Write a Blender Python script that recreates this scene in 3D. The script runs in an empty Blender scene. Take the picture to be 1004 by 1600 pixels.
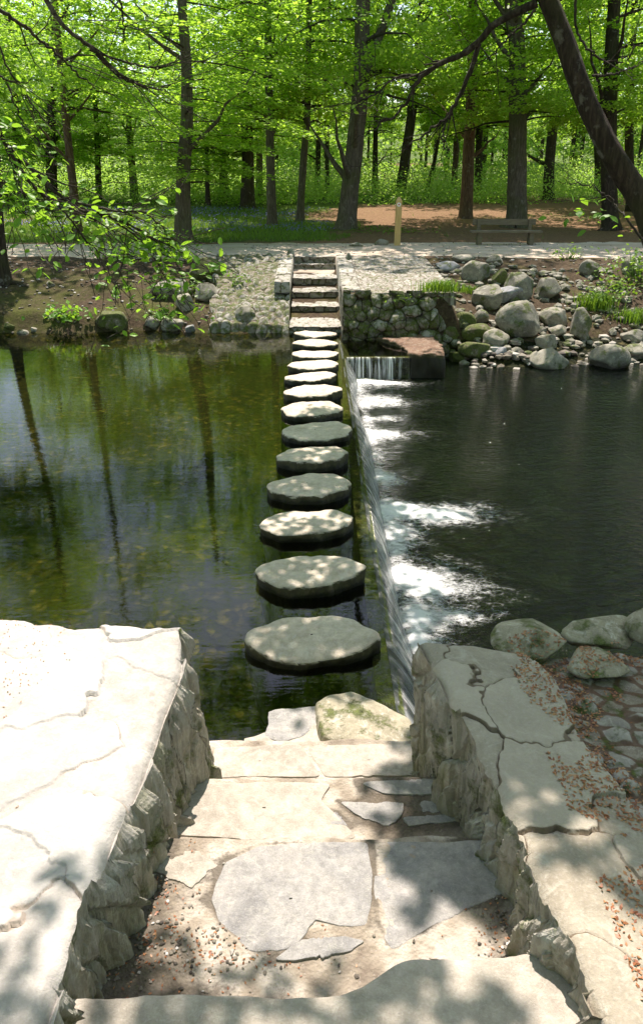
import bpy, bmesh, math, random
import numpy as np
from mathutils import Matrix, Vector, Euler

R = math.radians
random.seed(7)
rng = np.random.default_rng(7)
scene = bpy.context.scene
col = scene.collection

# ------------------------------------------------------------------ camera
F_PX, CXP, CYP = 1200.0, 502.0, 750.0          # focal length and optical centre in photo pixels
CAM = Vector((0, 0, 3.2))
cam_d = bpy.data.cameras.new('camera')
cam_d.sensor_fit = 'VERTICAL'
cam_d.sensor_height = 24.0
cam_d.lens = 24.0 * F_PX / 1600.0
cam_d.shift_y = -50.0 / 1600.0
cam_d.clip_end = 2000
cam = bpy.data.objects.new('camera', cam_d)
cam.location = CAM
cam.rotation_euler = (R(90 - 22.0), 0, R(-0.62))
col.objects.link(cam)
scene.camera = cam

# ------------------------------------------------------------------ sky, sun, exposure
SUN_EL, SUN_AZ = 64.0, -3.0                    # azimuth measured from +Y towards +X
world = bpy.data.worlds.new('World')
scene.world = world
world.use_nodes = True
wn = world.node_tree
bg = wn.nodes['Background']
sky = wn.nodes.new('ShaderNodeTexSky')
sky.sky_type = 'NISHITA'
sky.sun_disc = False
sky.sun_elevation = R(SUN_EL)
sky.sun_rotation = R(SUN_AZ)
wn.links.new(sky.outputs[0], bg.inputs[0])
bg.inputs[1].default_value = 0.15
sun_d = bpy.data.lights.new('sun', 'SUN')
sun_d.energy = 5.0
sun_d.angle = R(0.5)
sun_d.color = (1.0, 0.955, 0.93)
sun = bpy.data.objects.new('sun', sun_d)
sd = Vector((math.sin(R(SUN_AZ)) * math.cos(R(SUN_EL)), math.cos(R(SUN_AZ)) * math.cos(R(SUN_EL)), math.sin(R(SUN_EL))))
sun.rotation_euler = sd.to_track_quat('Z', 'Y').to_euler()
sun.location = (0, 0, 40)
col.objects.link(sun)
scene.view_settings.view_transform = 'Standard'
scene.view_settings.look = 'None'
scene.view_settings.gamma = 1
scene.view_settings.exposure = 0.98
scene.view_settings.use_white_balance = True
scene.view_settings.white_balance_temperature = 7150
scene.view_settings.white_balance_tint = 16
scene.cycles.max_bounces = 8
scene.cycles.transparent_max_bounces = 12
scene.cycles.caustics_reflective = False
scene.cycles.caustics_refractive = False

# ------------------------------------------------------------------ helpers: camera rays
CM = cam.rotation_euler.to_matrix()
def ray(px, py):
    return (CM @ Vector(((px - CXP) / F_PX, -(py - CYP) / F_PX, -1.0))).normalized()
def at(px, py, z):
    d = ray(px, py)
    t = (z - CAM.z) / d.z
    return CAM + d * t
def aty(px, py, Y):
    d = ray(px, py)
    return CAM + d * (Y / d.y)

# ------------------------------------------------------------------ helpers: noise
def _h(ix, iy, iz, s):
    n = (ix.astype(np.int64) * 374761393 + iy.astype(np.int64) * 668265263 + iz.astype(np.int64) * 2147483647 + s * 144665) & 0xFFFFFFFF
    n = ((n ^ (n >> 13)) * 1274126177) & 0xFFFFFFFF
    n = ((n ^ (n >> 16)) * 2246822519) & 0xFFFFFFFF
    return ((n ^ (n >> 15)) & 0xFFFFFF) / float(0xFFFFFF)
def vn(x, y, z=0.0, s=0):
    x, y, z = np.broadcast_arrays(np.asarray(x, float), np.asarray(y, float), np.asarray(z, float))
    ix, iy, iz = np.floor(x), np.floor(y), np.floor(z)
    fx, fy, fz = x - ix, y - iy, z - iz
    fx, fy, fz = [f * f * (3 - 2 * f) for f in (fx, fy, fz)]
    r = 0
    for a in (0, 1):
        for b in (0, 1):
            for c in (0, 1):
                w = (fx if a else 1 - fx) * (fy if b else 1 - fy) * (fz if c else 1 - fz)
                r = r + w * _h(ix + a, iy + b, iz + c, s)
    return r * 2 - 1
def fbm(x, y, z=0.0, s=0, o=4):
    r, a, f = 0, 1.0, 1.0
    for k in range(o):
        r = r + a * vn(np.asarray(x) * f, np.asarray(y) * f, np.asarray(z) * f, s + k * 17)
        a *= .5; f *= 2.03
    return r / 1.9
def voro(x, y, s=0, jit=.85):
    x, y = np.asarray(x, float), np.asarray(y, float)
    ix, iy = np.floor(x), np.floor(y)
    f1 = np.full(x.shape, 9.); f2 = np.full(x.shape, 9.); cid = np.zeros(x.shape)
    for a in (-1, 0, 1):
        for b in (-1, 0, 1):
            cx, cy = ix + a, iy + b
            px = cx + .5 + jit * (_h(cx, cy, cx * 0, s) - .5)
            py = cy + .5 + jit * (_h(cx, cy, cx * 0 + 1, s) - .5)
            d = np.hypot(x - px, y - py)
            c = _h(cx, cy, cx * 0 + 2, s)
            m = d < f1
            f2 = np.where(m, f1, np.minimum(f2, d))
            cid = np.where(m, c, cid)
            f1 = np.where(m, d, f1)
    return f1, f2, cid
def sst(a, b, x):
    t = np.clip((np.asarray(x, float) - a) / (b - a), 0, 1)
    return t * t * (3 - 2 * t)

# ------------------------------------------------------------------ helpers: meshes
def mesh_np(name, V, F, mats, smooth=True, attrs=None, fmat=None, uv=None):
    """V (n,3), F list of (k,m) int arrays, each with m corners."""
    V = np.asarray(V, np.float32).reshape(-1, 3)
    F = [np.asarray(f, np.int32) for f in (F if isinstance(F, list) else [F])]
    me = bpy.data.meshes.new(name)
    nl = sum(f.size for f in F); npol = sum(len(f) for f in F)
    me.vertices.add(len(V)); me.vertices.foreach_set('co', V.ravel())
    me.loops.add(nl); me.loops.foreach_set('vertex_index', np.concatenate([f.ravel() for f in F]))
    tot = np.concatenate([np.full(len(f), f.shape[1], np.int32) for f in F])
    st = np.concatenate([[0], np.cumsum(tot)[:-1]]).astype(np.int32)
    me.polygons.add(npol)
    me.polygons.foreach_set('loop_start', st)
    me.polygons.foreach_set('loop_total', tot)
    me.polygons.foreach_set('use_smooth', np.full(npol, smooth))
    for m in (mats if isinstance(mats, (list, tuple)) else [mats]):
        me.materials.append(m)
    if fmat is not None:
        me.polygons.foreach_set('material_index', np.asarray(fmat, np.int32))
    for k, a in (attrs or {}).items():
        at_ = me.attributes.new(k, 'FLOAT', 'POINT')
        at_.data.foreach_set('value', np.asarray(a, np.float32).ravel())
    if uv is not None:
        l = me.uv_layers.new(name='flow')
        idx = np.concatenate([f.ravel() for f in F])
        l.data.foreach_set('uv', np.asarray(uv, np.float32).reshape(-1, 2)[idx].ravel())
    me.update(calc_edges=True)
    me.validate()
    return me
def obj(name, me, parent=None, loc=None):
    o = bpy.data.objects.new(name, me)
    col.objects.link(o)
    if parent is not None: o.parent = parent
    if loc is not None: o.location = loc
    return o
def tag(o, label, cat, group=None):
    o['label'] = label; o['category'] = cat
    if group: o['group'] = group
    return o
def empty(name, loc, label, cat, group=None):
    o = bpy.data.objects.new(name, None); col.objects.link(o); o.location = loc
    o.empty_display_size = .2
    return tag(o, label, cat, group)
def grid_faces(nu, nv, flip=False, closed=False):
    i = np.arange(nu - 1)[:, None]; j = np.arange(nv if closed else nv - 1)[None, :]
    j2 = (j + 1) % nv
    a = i * nv + j; b = i * nv + j2; c = (i + 1) * nv + j2; d = (i + 1) * nv + j
    q = np.stack([a, b, c, d], -1).reshape(-1, 4)
    return q[:, ::-1] if flip else q
class Acc:
    """collects pieces into ONE mesh"""
    def __init__(s): s.V = []; s.F = []; s.M = []; s.n = 0
    def add(s, V, F, m=0):
        V = np.asarray(V, float).reshape(-1, 3)
        F = np.asarray(F, int)
        s.V.append(V); s.F.append(F + s.n); s.M.append(np.full(len(F), m)); s.n += len(V)
    def mesh(s, name, mats, smooth=True, attrs=None):
        ks = {}
        for f, m in zip(s.F, s.M): ks.setdefault(f.shape[1], []).append((f, m))
        F = [np.concatenate([a for a, _ in v]) for v in ks.values()]
        M = np.concatenate([np.concatenate([b for _, b in v]) for v in ks.values()])
        return mesh_np(name, np.concatenate(s.V), F, mats, smooth, attrs, M)
def tube(acc, pts, rad, n=8, m=0, rough=0.0, seed=0, cap=True, flare=0):
    pts = np.array([list(p) for p in pts], float); rad = np.array(rad, float)
    k = len(pts)
    T = np.gradient(pts, axis=0); T /= np.linalg.norm(T, axis=1)[:, None] + 1e-9
    up = np.array([0, 0, 1.]) if abs(T[0][2]) < .9 else np.array([0, 1., 0])
    A = np.cross(T, up); A /= np.linalg.norm(A, axis=1)[:, None] + 1e-9
    B = np.cross(T, A)
    th = np.linspace(0, 2 * np.pi, n, endpoint=False)
    rr = rad[:, None] * np.ones((1, n))
    if rough:
        L = np.concatenate([[0], np.cumsum(np.linalg.norm(np.diff(pts, axis=0), axis=1))])
        rr = rr * (1 + rough * fbm(np.cos(th)[None] * 1.7 + L[:, None] * .0, np.sin(th)[None] * 1.7, L[:, None] * 1.2 + seed, seed, 3))
    if flare:
        L = np.concatenate([[0], np.cumsum(np.linalg.norm(np.diff(pts, axis=0), axis=1))])
        lob = 1 + .35 * np.sin(th * 5 + seed) + .25 * np.sin(th * 3 + seed * 2)
        rr = rr * (1 + flare * np.exp(-L / .28)[:, None] * lob[None])
    V = pts[:, None] + A[:, None] * (np.cos(th)[None, :, None] * rr[..., None]) + B[:, None] * (np.sin(th)[None, :, None] * rr[..., None])
    acc.add(V, grid_faces(k, n, closed=True), m)
    if cap:
        V2 = np.concatenate([V[-1], pts[-1:] + T[-1:] * rad[-1]])
        acc.add(V2, np.array([[i, (i + 1) % n, n] for i in range(n)]), m)
def spline(P, n):
    P = np.array([list(p) for p in P], float)
    P = np.vstack([2 * P[0] - P[1], P, 2 * P[-1] - P[-2]])
    segs = len(P) - 3
    out = []
    for t in np.linspace(0, segs - 1e-6, n):
        i = int(t); f = t - i
        p0, p1, p2, p3 = P[i:i + 4]
        out.append(.5 * ((2 * p1) + (-p0 + p2) * f + (2 * p0 - 5 * p1 + 4 * p2 - p3) * f * f + (-p0 + 3 * p1 - 3 * p2 + p3) * f ** 3))
    return np.array(out)

# ------------------------------------------------------------------ helpers: materials
class NT:
    def __init__(s, name):
        s.m = bpy.data.materials.new(name); s.m.use_nodes = True
        s.t = s.m.node_tree; s.b = s.t.nodes['Principled BSDF']; s.out = s.t.nodes['Material Output']
        s.geo = s.n('ShaderNodeNewGeometry')
    def n(s, typ, **kw):
        nd = s.t.nodes.new(typ)
        for k, v in kw.items(): setattr(nd, k, v)
        return nd
    def l(s, a, b): s.t.links.new(a, b)
    def set(s, inp, v):
        if isinstance(v, (int, float, tuple, list)):
            if isinstance(v, (tuple, list)) and len(v) == 3 and inp.type == 'RGBA': v = (*v, 1)
            inp.default_value = v
        else: s.l(v, inp)
    def coord(s, scale=(1, 1, 1), obj=False, src=None):
        mp = s.n('ShaderNodeMapping')
        if src is None:
            src = s.n('ShaderNodeTexCoord').outputs['Object'] if obj else s.geo.outputs['Position']
        s.l(src, mp.inputs[0]); mp.inputs['Scale'].default_value = scale
        return mp.outputs[0]
    def noise(s, scale, detail=4, rough=.6, vec=None, dist=0.0):
        nd = s.n('ShaderNodeTexNoise'); s.l(vec if vec is not None else s.geo.outputs['Position'], nd.inputs['Vector'])
        nd.inputs['Scale'].default_value = scale; nd.inputs['Detail'].default_value = detail
        nd.inputs['Roughness'].default_value = rough; nd.inputs['Distortion'].default_value = dist
        return nd.outputs[0]
    def voronoi(s, scale, feature='F1', vec=None, out=0):
        nd = s.n('ShaderNodeTexVoronoi', feature=feature); s.l(vec if vec is not None else s.geo.outputs['Position'], nd.inputs['Vector'])
        nd.inputs['Scale'].default_value = scale
        return nd.outputs[out]
    def mr(s, v, a, b, c=0., d=1.):
        nd = s.n('ShaderNodeMapRange'); s.set(nd.inputs[0], v)
        for i, q in enumerate((a, b, c, d)): s.set(nd.inputs[i + 1], q)
        return nd.outputs[0]
    def math(s, op, a, b=0.):
        nd = s.n('ShaderNodeMath', operation=op); s.set(nd.inputs[0], a); s.set(nd.inputs[1], b); return nd.outputs[0]
    def mix(s, f, a, b, typ='MIX'):
        nd = s.n('ShaderNodeMix', data_type='RGBA', blend_type=typ)
        s.set(nd.inputs[0], f); s.set(nd.inputs[6], a); s.set(nd.inputs[7], b); return nd.outputs[2]
    def ramp(s, v, stops):
        nd = s.n('ShaderNodeValToRGB'); s.set(nd.inputs[0], v)
        e = nd.color_ramp.elements
        while len(e) < len(stops): e.new(.5)
        for q, (p, c) in zip(e, stops): q.position = p; q.color = (*c, 1)
        return nd.outputs[0]
    def attr(s, name):
        nd = s.n('ShaderNodeAttribute', attribute_name=name); return nd.outputs['Fac']
    def bump(s, h, strength=.5, dist=.02, normal=None):
        nd = s.n('ShaderNodeBump'); s.set(nd.inputs['Height'], h)
        nd.inputs['Strength'].default_value = strength; nd.inputs['Distance'].default_value = dist
        if normal is not None: s.l(normal, nd.inputs['Normal'])
        return nd.outputs[0]
    def z(s):
        nd = s.n('ShaderNodeSeparateXYZ'); s.l(s.geo.outputs['Position'], nd.inputs[0]); return nd.outputs
    def nz(s):
        nd = s.n('ShaderNodeSeparateXYZ'); s.l(s.geo.outputs['True Normal'], nd.inputs[0]); return nd.outputs[2]
    def fin(s, color, rough=.85, bump=None, spec=.3):
        s.set(s.b.inputs['Base Color'], color); s.set(s.b.inputs['Roughness'], rough)
        s.b.inputs['Specular IOR Level'].default_value = spec
        if bump is not None: s.l(bump, s.b.inputs['Normal'])
        return s.m

def rock_mat(name, c1, c2, c3, moss=0.0, algae=False, wet=None, scale=1.0, crack=False, dirt=(.05, .035, .022), lichen=.35, strata=False):
    """stone: mottled colours, lichen, moss on it, wet dark band below level `wet`."""
    t = NT(name)
    pos = t.coord((scale,) * 3)
    n1 = t.noise(1.7, 6, .62, pos, .6)
    n2 = t.noise(9, 8, .7, pos)
    n3 = t.noise(45, 5, .7, pos)
    c = t.ramp(n1, [(.32, c1), (.5, c2), (.68, c3)])
    c = t.mix(t.mr(n2, .35, .7, 0, .55), c, (c1[0] * .55, c1[1] * .53, c1[2] * .48))
    c = t.mix(t.mr(n3, .5, .75, 0, .3), c, (.62, .6, .54))
    c = t.mix(t.math('MULTIPLY', t.mr(t.noise(6, 7, .72, pos, 1.2), .54, .62), lichen), c, (.52, .51, .43))
    h = t.math('ADD', t.math('MULTIPLY', n2, .8), t.math('MULTIPLY', n3, .35))
    if strata:
        ns = t.noise(1, 6, .65, t.coord((26, 26, 1.6)), .5)
        c = t.mix(t.mr(ns, .45, .66, 0, .4), c, (.13, .12, .085))
        c = t.mix(t.mr(t.noise(1, 5, .65, t.coord((7, 7, 1.5))), .55, .68, 0, .45), c, (.16, .17, .05))
        h = t.math('ADD', h, t.math('MULTIPLY', ns, 1.2))
    if crack:
        a = t.attr('crack')
        cell = t.attr('cell')
        c = t.mix(t.mr(cell, 0, 1, 0, .5), c, (.37, .34, .275) if name.startswith('tan') else (.40, .42, .42))
        c = t.mix(t.mr(cell, .6, 1, 0, .35), c, (.50, .45, .36))
        c = t.mix(t.mr(t.math('ADD', a, t.math('MULTIPLY', t.math('SUBTRACT', n2, .5), .9)), .35, .75, 0, .82), c, dirt)
    if moss > 0:
        mk = t.mr(t.math('ADD', t.noise(3.2, 6, .65, pos), t.math('MULTIPLY', n3, .15)), .62 - moss * .3, .72 - moss * .3)
        mc = t.ramp(t.noise(28, 3), [(.3, (.035, .05, .008)), (.7, (.11, .15, .02))])
        c = t.mix(t.math('MULTIPLY', mk, .85), c, mc)
        h = t.math('ADD', h, t.math('MULTIPLY', mk, t.noise(90, 3)))
    if algae:
        am = t.mr(t.math('ADD', t.nz(), t.math('MULTIPLY', t.math('SUBTRACT', n2, .5), .9)), .25, .6, 1, 0)
        ac = t.ramp(t.noise(6, 5, .7), [(.35, (.025, .022, .012)), (.55, (.06, .055, .02)), (.7, (.15, .12, .07))])
        c = t.mix(t.math('MULTIPLY', am, .93), c, ac)
    rough = .85
    if wet is not None:
        zz = t.math('ADD', t.z()[2], t.math('MULTIPLY', t.math('SUBTRACT', t.noise(7, 4), .5), .12))
        wm = t.mr(zz, wet, wet + .035, 1, 0)
        c = t.mix(wm, c, t.mix(.86, c, (.012, .013, .006)))
        rough = t.mr(wm, 0, 1, .85, .3)
    return t.fin(c, rough, t.bump(h, .7, .02))

M = {}
M['step_stone'] = rock_mat('stepping stone', (.40, .35, .27), (.55, .49, .39), (.64, .58, .47), wet=.025, scale=2, lichen=.6, algae=True)
M['terrace'] = rock_mat('pale terrace stone', (.30, .28, .245), (.42, .395, .355), (.52, .49, .445), crack=True, dirt=(.30, .25, .20), scale=1.2)
M['strata'] = rock_mat('split slate face', (.25, .23, .18), (.36, .33, .26), (.46, .42, .33), moss=.02, scale=1.5, strata=True, lichen=.5, crack=True, dirt=(.035, .03, .02))
M['wallstone'] = rock_mat('tan wall stone', (.24, .21, .155), (.33, .295, .225), (.41, .365, .285), crack=True, moss=-.12, dirt=(.10, .07, .04), scale=1.5, lichen=.3)
M['flag'] = rock_mat('blue grey flagstone', (.22, .22, .215), (.32, .315, .295), (.42, .40, .36), scale=3.5, lichen=.25)
M['flag_tan'] = rock_mat('sandy flagstone', (.31, .285, .235), (.42, .385, .32), (.50, .455, .39), scale=2.5, lichen=.3)
M['boulder'] = rock_mat('grey river boulder', (.13, .125, .10), (.215, .205, .165), (.32, .305, .25), moss=.10, scale=1.5)
M['boulder_light'] = rock_mat('pale river boulder', (.19, .18, .14), (.29, .275, .22), (.40, .375, .31), moss=.08, scale=1.5)
M['boulder_blue'] = rock_mat('blue slate boulder', (.16, .17, .18), (.26, .27, .29), (.33, .34, .35), moss=.04, scale=1.5)
M['boulder_moss'] = rock_mat('mossy boulder', (.10, .085, .055), (.17, .145, .09), (.24, .21, .15), moss=.55, scale=2)
M['rock_tan'] = rock_mat('tan lichen rock', (.26, .24, .17), (.34, .31, .22), (.42, .38, .27), moss=.05, scale=2, lichen=.6)
M['mossy_wall'] = rock_mat('mossy wall stones', (.08, .065, .04), (.15, .125, .08), (.26, .235, .18), moss=.30, crack=True, dirt=(.03, .022, .012), scale=3)
M['cobble'] = rock_mat('cobbles', (.17, .145, .11), (.26, .23, .18), (.35, .315, .25), moss=.08, crack=True, dirt=(.09, .065, .04), scale=3)
M['bank_cobble'] = rock_mat('cobbles bedded in leaf mould', (.16, .12, .08), (.24, .20, .145), (.34, .30, .24), moss=.02, crack=True, dirt=(.11, .055, .03), scale=3)
M['abutment'] = rock_mat('abutment stones', (.11, .09, .06), (.19, .16, .115), (.30, .27, .21), moss=.30, crack=True, dirt=(.12, .09, .06), scale=3)
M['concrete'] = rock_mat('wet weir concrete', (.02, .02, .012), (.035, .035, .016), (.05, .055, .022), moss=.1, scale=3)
M['ledge'] = rock_mat('rusty stone ledge', (.10, .05, .028), (.17, .09, .05), (.22, .15, .10), moss=.0, scale=4, wet=-.02, algae=True)

def bark_mat(name, a, b, moss=.3):
    t = NT(name)
    v = t.coord((9, 9, 1.6), obj=True)
    n1 = t.noise(2.2, 7, .7, v, .4); n2 = t.noise(1.1, 4, .6, t.coord((1, 1, 1)))
    c = t.ramp(n1, [(.3, tuple(q * .45 for q in a)), (.5, a), (.72, b)])
    c = t.mix(t.mr(n2, .48, .68, 0, moss), c, (.07, .095, .02))
    c = t.mix(t.mr(t.noise(5, 5), .6, .68, 0, .35), c, (.33, .33, .28))
    return t.fin(c, .95, t.bump(n1, .9, .05), .15)
M['bark'] = bark_mat('grey beech bark', (.11, .092, .068), (.19, .165, .125), .45)
M['bark_dark'] = bark_mat('dark bark', (.045, .035, .026), (.095, .075, .055), .3)
M['bark_red'] = bark_mat('brown pine bark', (.12, .078, .055), (.21, .15, .11), .15)
M['twig'] = bark_mat('twig bark', (.05, .042, .032), (.14, .12, .10), .1)

def leaf_mat(name, stops, trans=.5):
    t = NT(name)
    rnd = t.geo.outputs['Random Per Island']
    big = t.noise(.35, 3, .6)
    f = t.math('ADD', t.math('MULTIPLY', rnd, .55), t.math('MULTIPLY', big, .45))
    c = t.ramp(f, stops)
    t.fin(c, .45, None, .35)
    tr = t.n('ShaderNodeBsdfTranslucent')
    mx = t.n('ShaderNodeMixShader'); mx.inputs[0].default_value = trans
    t.l(t.mix(.5, c, (.44, .74, .05), 'MIX'), tr.inputs[0])
    t.l(t.b.outputs[0], mx.inputs[1]); t.l(tr.outputs[0], mx.inputs[2]); t.l(mx.outputs[0], t.out.inputs[0])
    return t.m
M['leaf'] = leaf_mat('young beech leaves', [(.15, (.08, .19, .015)), (.5, (.25, .45, .035)), (.85, (.52, .68, .12))], .6)
M['leaf_far'] = leaf_mat('woodland leaves', [(.15, (.16, .30, .04)), (.5, (.30, .48, .09)), (.85, (.50, .64, .20))], .58)  # paled and evened: distant haze and sunlight are put into the leaf colour
M['leaf_near'] = leaf_mat('dark green near leaves', [(.2, (.05, .15, .012)), (.5, (.10, .27, .02)), (.85, (.20, .42, .04))], .5)
M['herb'] = leaf_mat('herb leaves', [(.2, (.035, .09, .01)), (.5, (.075, .17, .015)), (.8, (.15, .27, .03))], .3)

def simple(name, a, b, scale=8, rough=.85, bump=.3, spec=.3, stretch=(1, 1, 1)):
    t = NT(name)
    n = t.noise(scale, 6, .65, t.coord(stretch, obj=True))
    return t.fin(t.ramp(n, [(.3, a), (.7, b)]), rough, t.bump(n, bump, .01), spec)
M['post_wood'] = simple('pale post timber', (.42, .28, .10), (.62, .45, .20), 6, .7, .3, .3, (8, 8, .6))
M['bench_wood'] = simple('weathered bench timber', (.10, .085, .055), (.22, .19, .13), 6, .8, .4, .3, (.8, 8, 8))
M['white'] = simple('white plaque', (.7, .7, .68), (.78, .78, .76), 5, .5, .05)
M['red'] = simple('red mark', (.5, .03, .02), (.55, .05, .03), 5, .5, .05)
M['gravel_white'] = simple('white chips', (.45, .44, .42), (.75, .73, .70), 20)
M['litter'] = leaf_mat('dry bud scales', [(.2, (.16, .05, .025)), (.5, (.30, .11, .05)), (.85, (.42, .24, .12))], .1)
M['pebble'] = NT('mixed pebbles')
_p = M['pebble']
M['pebble'] = _p.fin(_p.ramp(_p.geo.outputs['Random Per Island'], [(.1, (.07, .06, .05)), (.45, (.15, .13, .10)), (.8, (.24, .22, .18)), (.99, (.48, .46, .42))]), .8)

# ---- ground materials
def ground_mat():
    t = NT('forest floor and bank earth')
    pos = t.geo.outputs['Position']
    n = t.noise(1.3, 8, .7); n2 = t.noise(14, 6, .75); n3 = t.noise(60, 4, .7)
    litter = t.ramp(n2, [(.3, (.085, .05, .03)), (.5, (.19, .115, .065)), (.7, (.30, .20, .12))])
    soil = t.ramp(n2, [(.3, (.032, .024, .014)), (.55, (.080, .058, .037)), (.75, (.15, .115, .078))])
    grass = t.ramp(n2, [(.3, (.045, .065, .018)), (.55, (.085, .13, .03)), (.75, (.16, .21, .05))])
    c = t.mix(t.mr(t.math('ADD', t.attr('litter'), t.math('MULTIPLY', t.math('SUBTRACT', n, .5), .7)), .35, .65), soil, litter)
    c = t.mix(t.mr(t.math('ADD', t.attr('grass'), t.math('MULTIPLY', t.math('SUBTRACT', n, .5), .9)), .4, .6), c, grass)
    moss = t.ramp(n3, [(.3, (.03, .045, .008)), (.7, (.09, .11, .02))])
    c = t.mix(t.mr(t.math('ADD', t.attr('moss'), t.math('MULTIPLY', t.math('SUBTRACT', n, .5), 1.2)), .45, .7, 0, .8), c, moss)
    h = t.math('ADD', n2, t.math('MULTIPLY', n3, .5))
    return t.fin(c, .95, t.bump(h, .8, .05), .1)
M['ground'] = ground_mat()
def path_mat():
    t = NT('pale dusty gravel path')
    n = t.noise(1.2, 6, .65, t.coord((.6, 1.5, 1))); n2 = t.noise(30, 6, .75); v = t.voronoi(28)
    c = t.ramp(n, [(.3, (.36, .29, .215)), (.5, (.50, .42, .33)), (.7, (.58, .51, .42))])
    c = t.mix(t.mr(n2, .4, .7, 0, .5), c, (.24, .19, .14))
    c = t.mix(t.mr(v, 0, .3, .4, 0), c, (.58, .55, .50))
    return t.fin(c, .95, t.bump(t.math('ADD', n2, t.math('MULTIPLY', v, .4)), .3, .015), .1)
M['path'] = path_mat()
def bed_mat():
    t = NT('river bed stones')
    nn = t.n('ShaderNodeTexNoise'); t.l(t.geo.outputs['Position'], nn.inputs[0]); nn.inputs['Scale'].default_value = 5; nn.inputs['Detail'].default_value = 3
    sc = t.n('ShaderNodeVectorMath', operation='SCALE'); t.l(nn.outputs['Color'], sc.inputs[0]); sc.inputs['Scale'].default_value = .22
    ad = t.n('ShaderNodeVectorMath', operation='ADD'); t.l(t.geo.outputs['Position'], ad.inputs[0]); t.l(sc.outputs[0], ad.inputs[1])
    v = t.n('ShaderNodeTexVoronoi'); t.l(ad.outputs[0], v.inputs[0]); v.inputs['Scale'].default_value = 11
    n = t.noise(.7, 6, .65); n2 = t.noise(16, 7, .75); n4 = t.noise(3.5, 5, .7)
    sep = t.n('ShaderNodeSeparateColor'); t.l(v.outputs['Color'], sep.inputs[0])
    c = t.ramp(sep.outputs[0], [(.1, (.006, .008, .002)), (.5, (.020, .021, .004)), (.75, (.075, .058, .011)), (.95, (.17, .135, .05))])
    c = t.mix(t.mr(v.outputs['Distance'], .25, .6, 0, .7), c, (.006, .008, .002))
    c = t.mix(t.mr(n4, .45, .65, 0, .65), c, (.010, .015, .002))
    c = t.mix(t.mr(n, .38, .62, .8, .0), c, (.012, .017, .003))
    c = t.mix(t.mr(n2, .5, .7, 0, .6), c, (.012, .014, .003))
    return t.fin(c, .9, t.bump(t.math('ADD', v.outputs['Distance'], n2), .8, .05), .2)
M['bed'] = bed_mat()

def water_mat(name, tint, body, bodymix, rip, ripscale, dist, refl_rough=.02, ior=1.33, glint=0):
    t = NT(name)
    t.t.nodes.remove(t.b)
    v = t.coord(ripscale)
    h = t.noise(1, 4, .55, v, .4)
    h2 = t.noise(3.1, 3, .6, v, .3)
    hh = t.math('ADD', h, t.math('MULTIPLY', h2, .35))
    nrm = t.bump(hh, rip, dist)
    fr = t.n('ShaderNodeFresnel'); fr.inputs[0].default_value = ior; t.l(nrm, fr.inputs['Normal'])
    gl = t.n('ShaderNodeBsdfGlossy'); gl.inputs['Roughness'].default_value = refl_rough; t.l(nrm, gl.inputs['Normal'])
    tr = t.n('ShaderNodeBsdfTransparent'); tr.inputs[0].default_value = (*tint, 1)
    df = t.n('ShaderNodeBsdfDiffuse'); df.inputs[0].default_value = (*body, 1)
    m1 = t.n('ShaderNodeMixShader'); m1.inputs[0].default_value = bodymix
    t.l(tr.outputs[0], m1.inputs[1]); t.l(df.outputs[0], m1.inputs[2])
    m2 = t.n('ShaderNodeMixShader'); t.l(fr.outputs[0], m2.inputs[0])
    t.l(m1.outputs[0], m2.inputs[1]); t.l(gl.outputs[0], m2.inputs[2])
    t.l(m2.outputs[0], t.out.inputs[0])
    return t.m
M['water_up'] = water_mat('calm pool water', (.72, .76, .42), (.006, .010, .003), .03, .20, (1.5, 6.5, 1), .008, ior=1.5)
M['water_low'] = water_mat('rippled lower water', (.26, .25, .11), (.006, .013, .004), .3, 1.0, (6, 12, 1), .03)

def foam_mat():
    t = NT('white foam')
    wd = t.noise(3, 4, .6)
    pos = t.n('ShaderNodeVectorMath', operation='ADD'); t.l(t.geo.outputs['Position'], pos.inputs[0])
    nn = t.n('ShaderNodeTexNoise'); t.l(t.geo.outputs['Position'], nn.inputs[0]); nn.inputs['Scale'].default_value = 2.6; nn.inputs['Detail'].default_value = 4
    sc = t.n('ShaderNodeVectorMath', operation='SCALE'); t.l(nn.outputs['Color'], sc.inputs[0]); sc.inputs['Scale'].default_value = .55
    t.l(sc.outputs[0], pos.inputs[1])
    lace = t.voronoi(6.5, 'DISTANCE_TO_EDGE', pos.outputs[0])
    lace2 = t.voronoi(15, 'DISTANCE_TO_EDGE', pos.outputs[0])
    m = t.attr('foam')
    fine = t.noise(15, 8, .8, t.coord((.7, 1.3, 1)), .8)
    thr = t.mr(m, .05, .8, .0, .13)
    a = t.mr(t.math('SUBTRACT', thr, lace), -.01, .03)
    b = t.mr(t.math('SUBTRACT', t.math('MULTIPLY', thr, .6), lace2), -.01, .03)
    solid = t.mr(t.math('ADD', m, t.math('MULTIPLY', t.math('SUBTRACT', fine, .5), 2.1)), .34, .95)
    al = t.math('MAXIMUM', solid, t.math('MULTIPLY', t.math('MAXIMUM', t.math('MULTIPLY', a, .8), b), t.mr(t.math('ADD', m, t.math('MULTIPLY', t.math('SUBTRACT', fine, .5), 1.6)), .12, .6, 0, .6)))
    al = t.math('MULTIPLY', al, t.mr(m, .02, .12))
    t.fin((.72, .75, .74), .5, t.bump(fine, .6, .03), .4)
    t.set(t.b.inputs['Alpha'], al)
    return t.m
M['foam'] = foam_mat()
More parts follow.
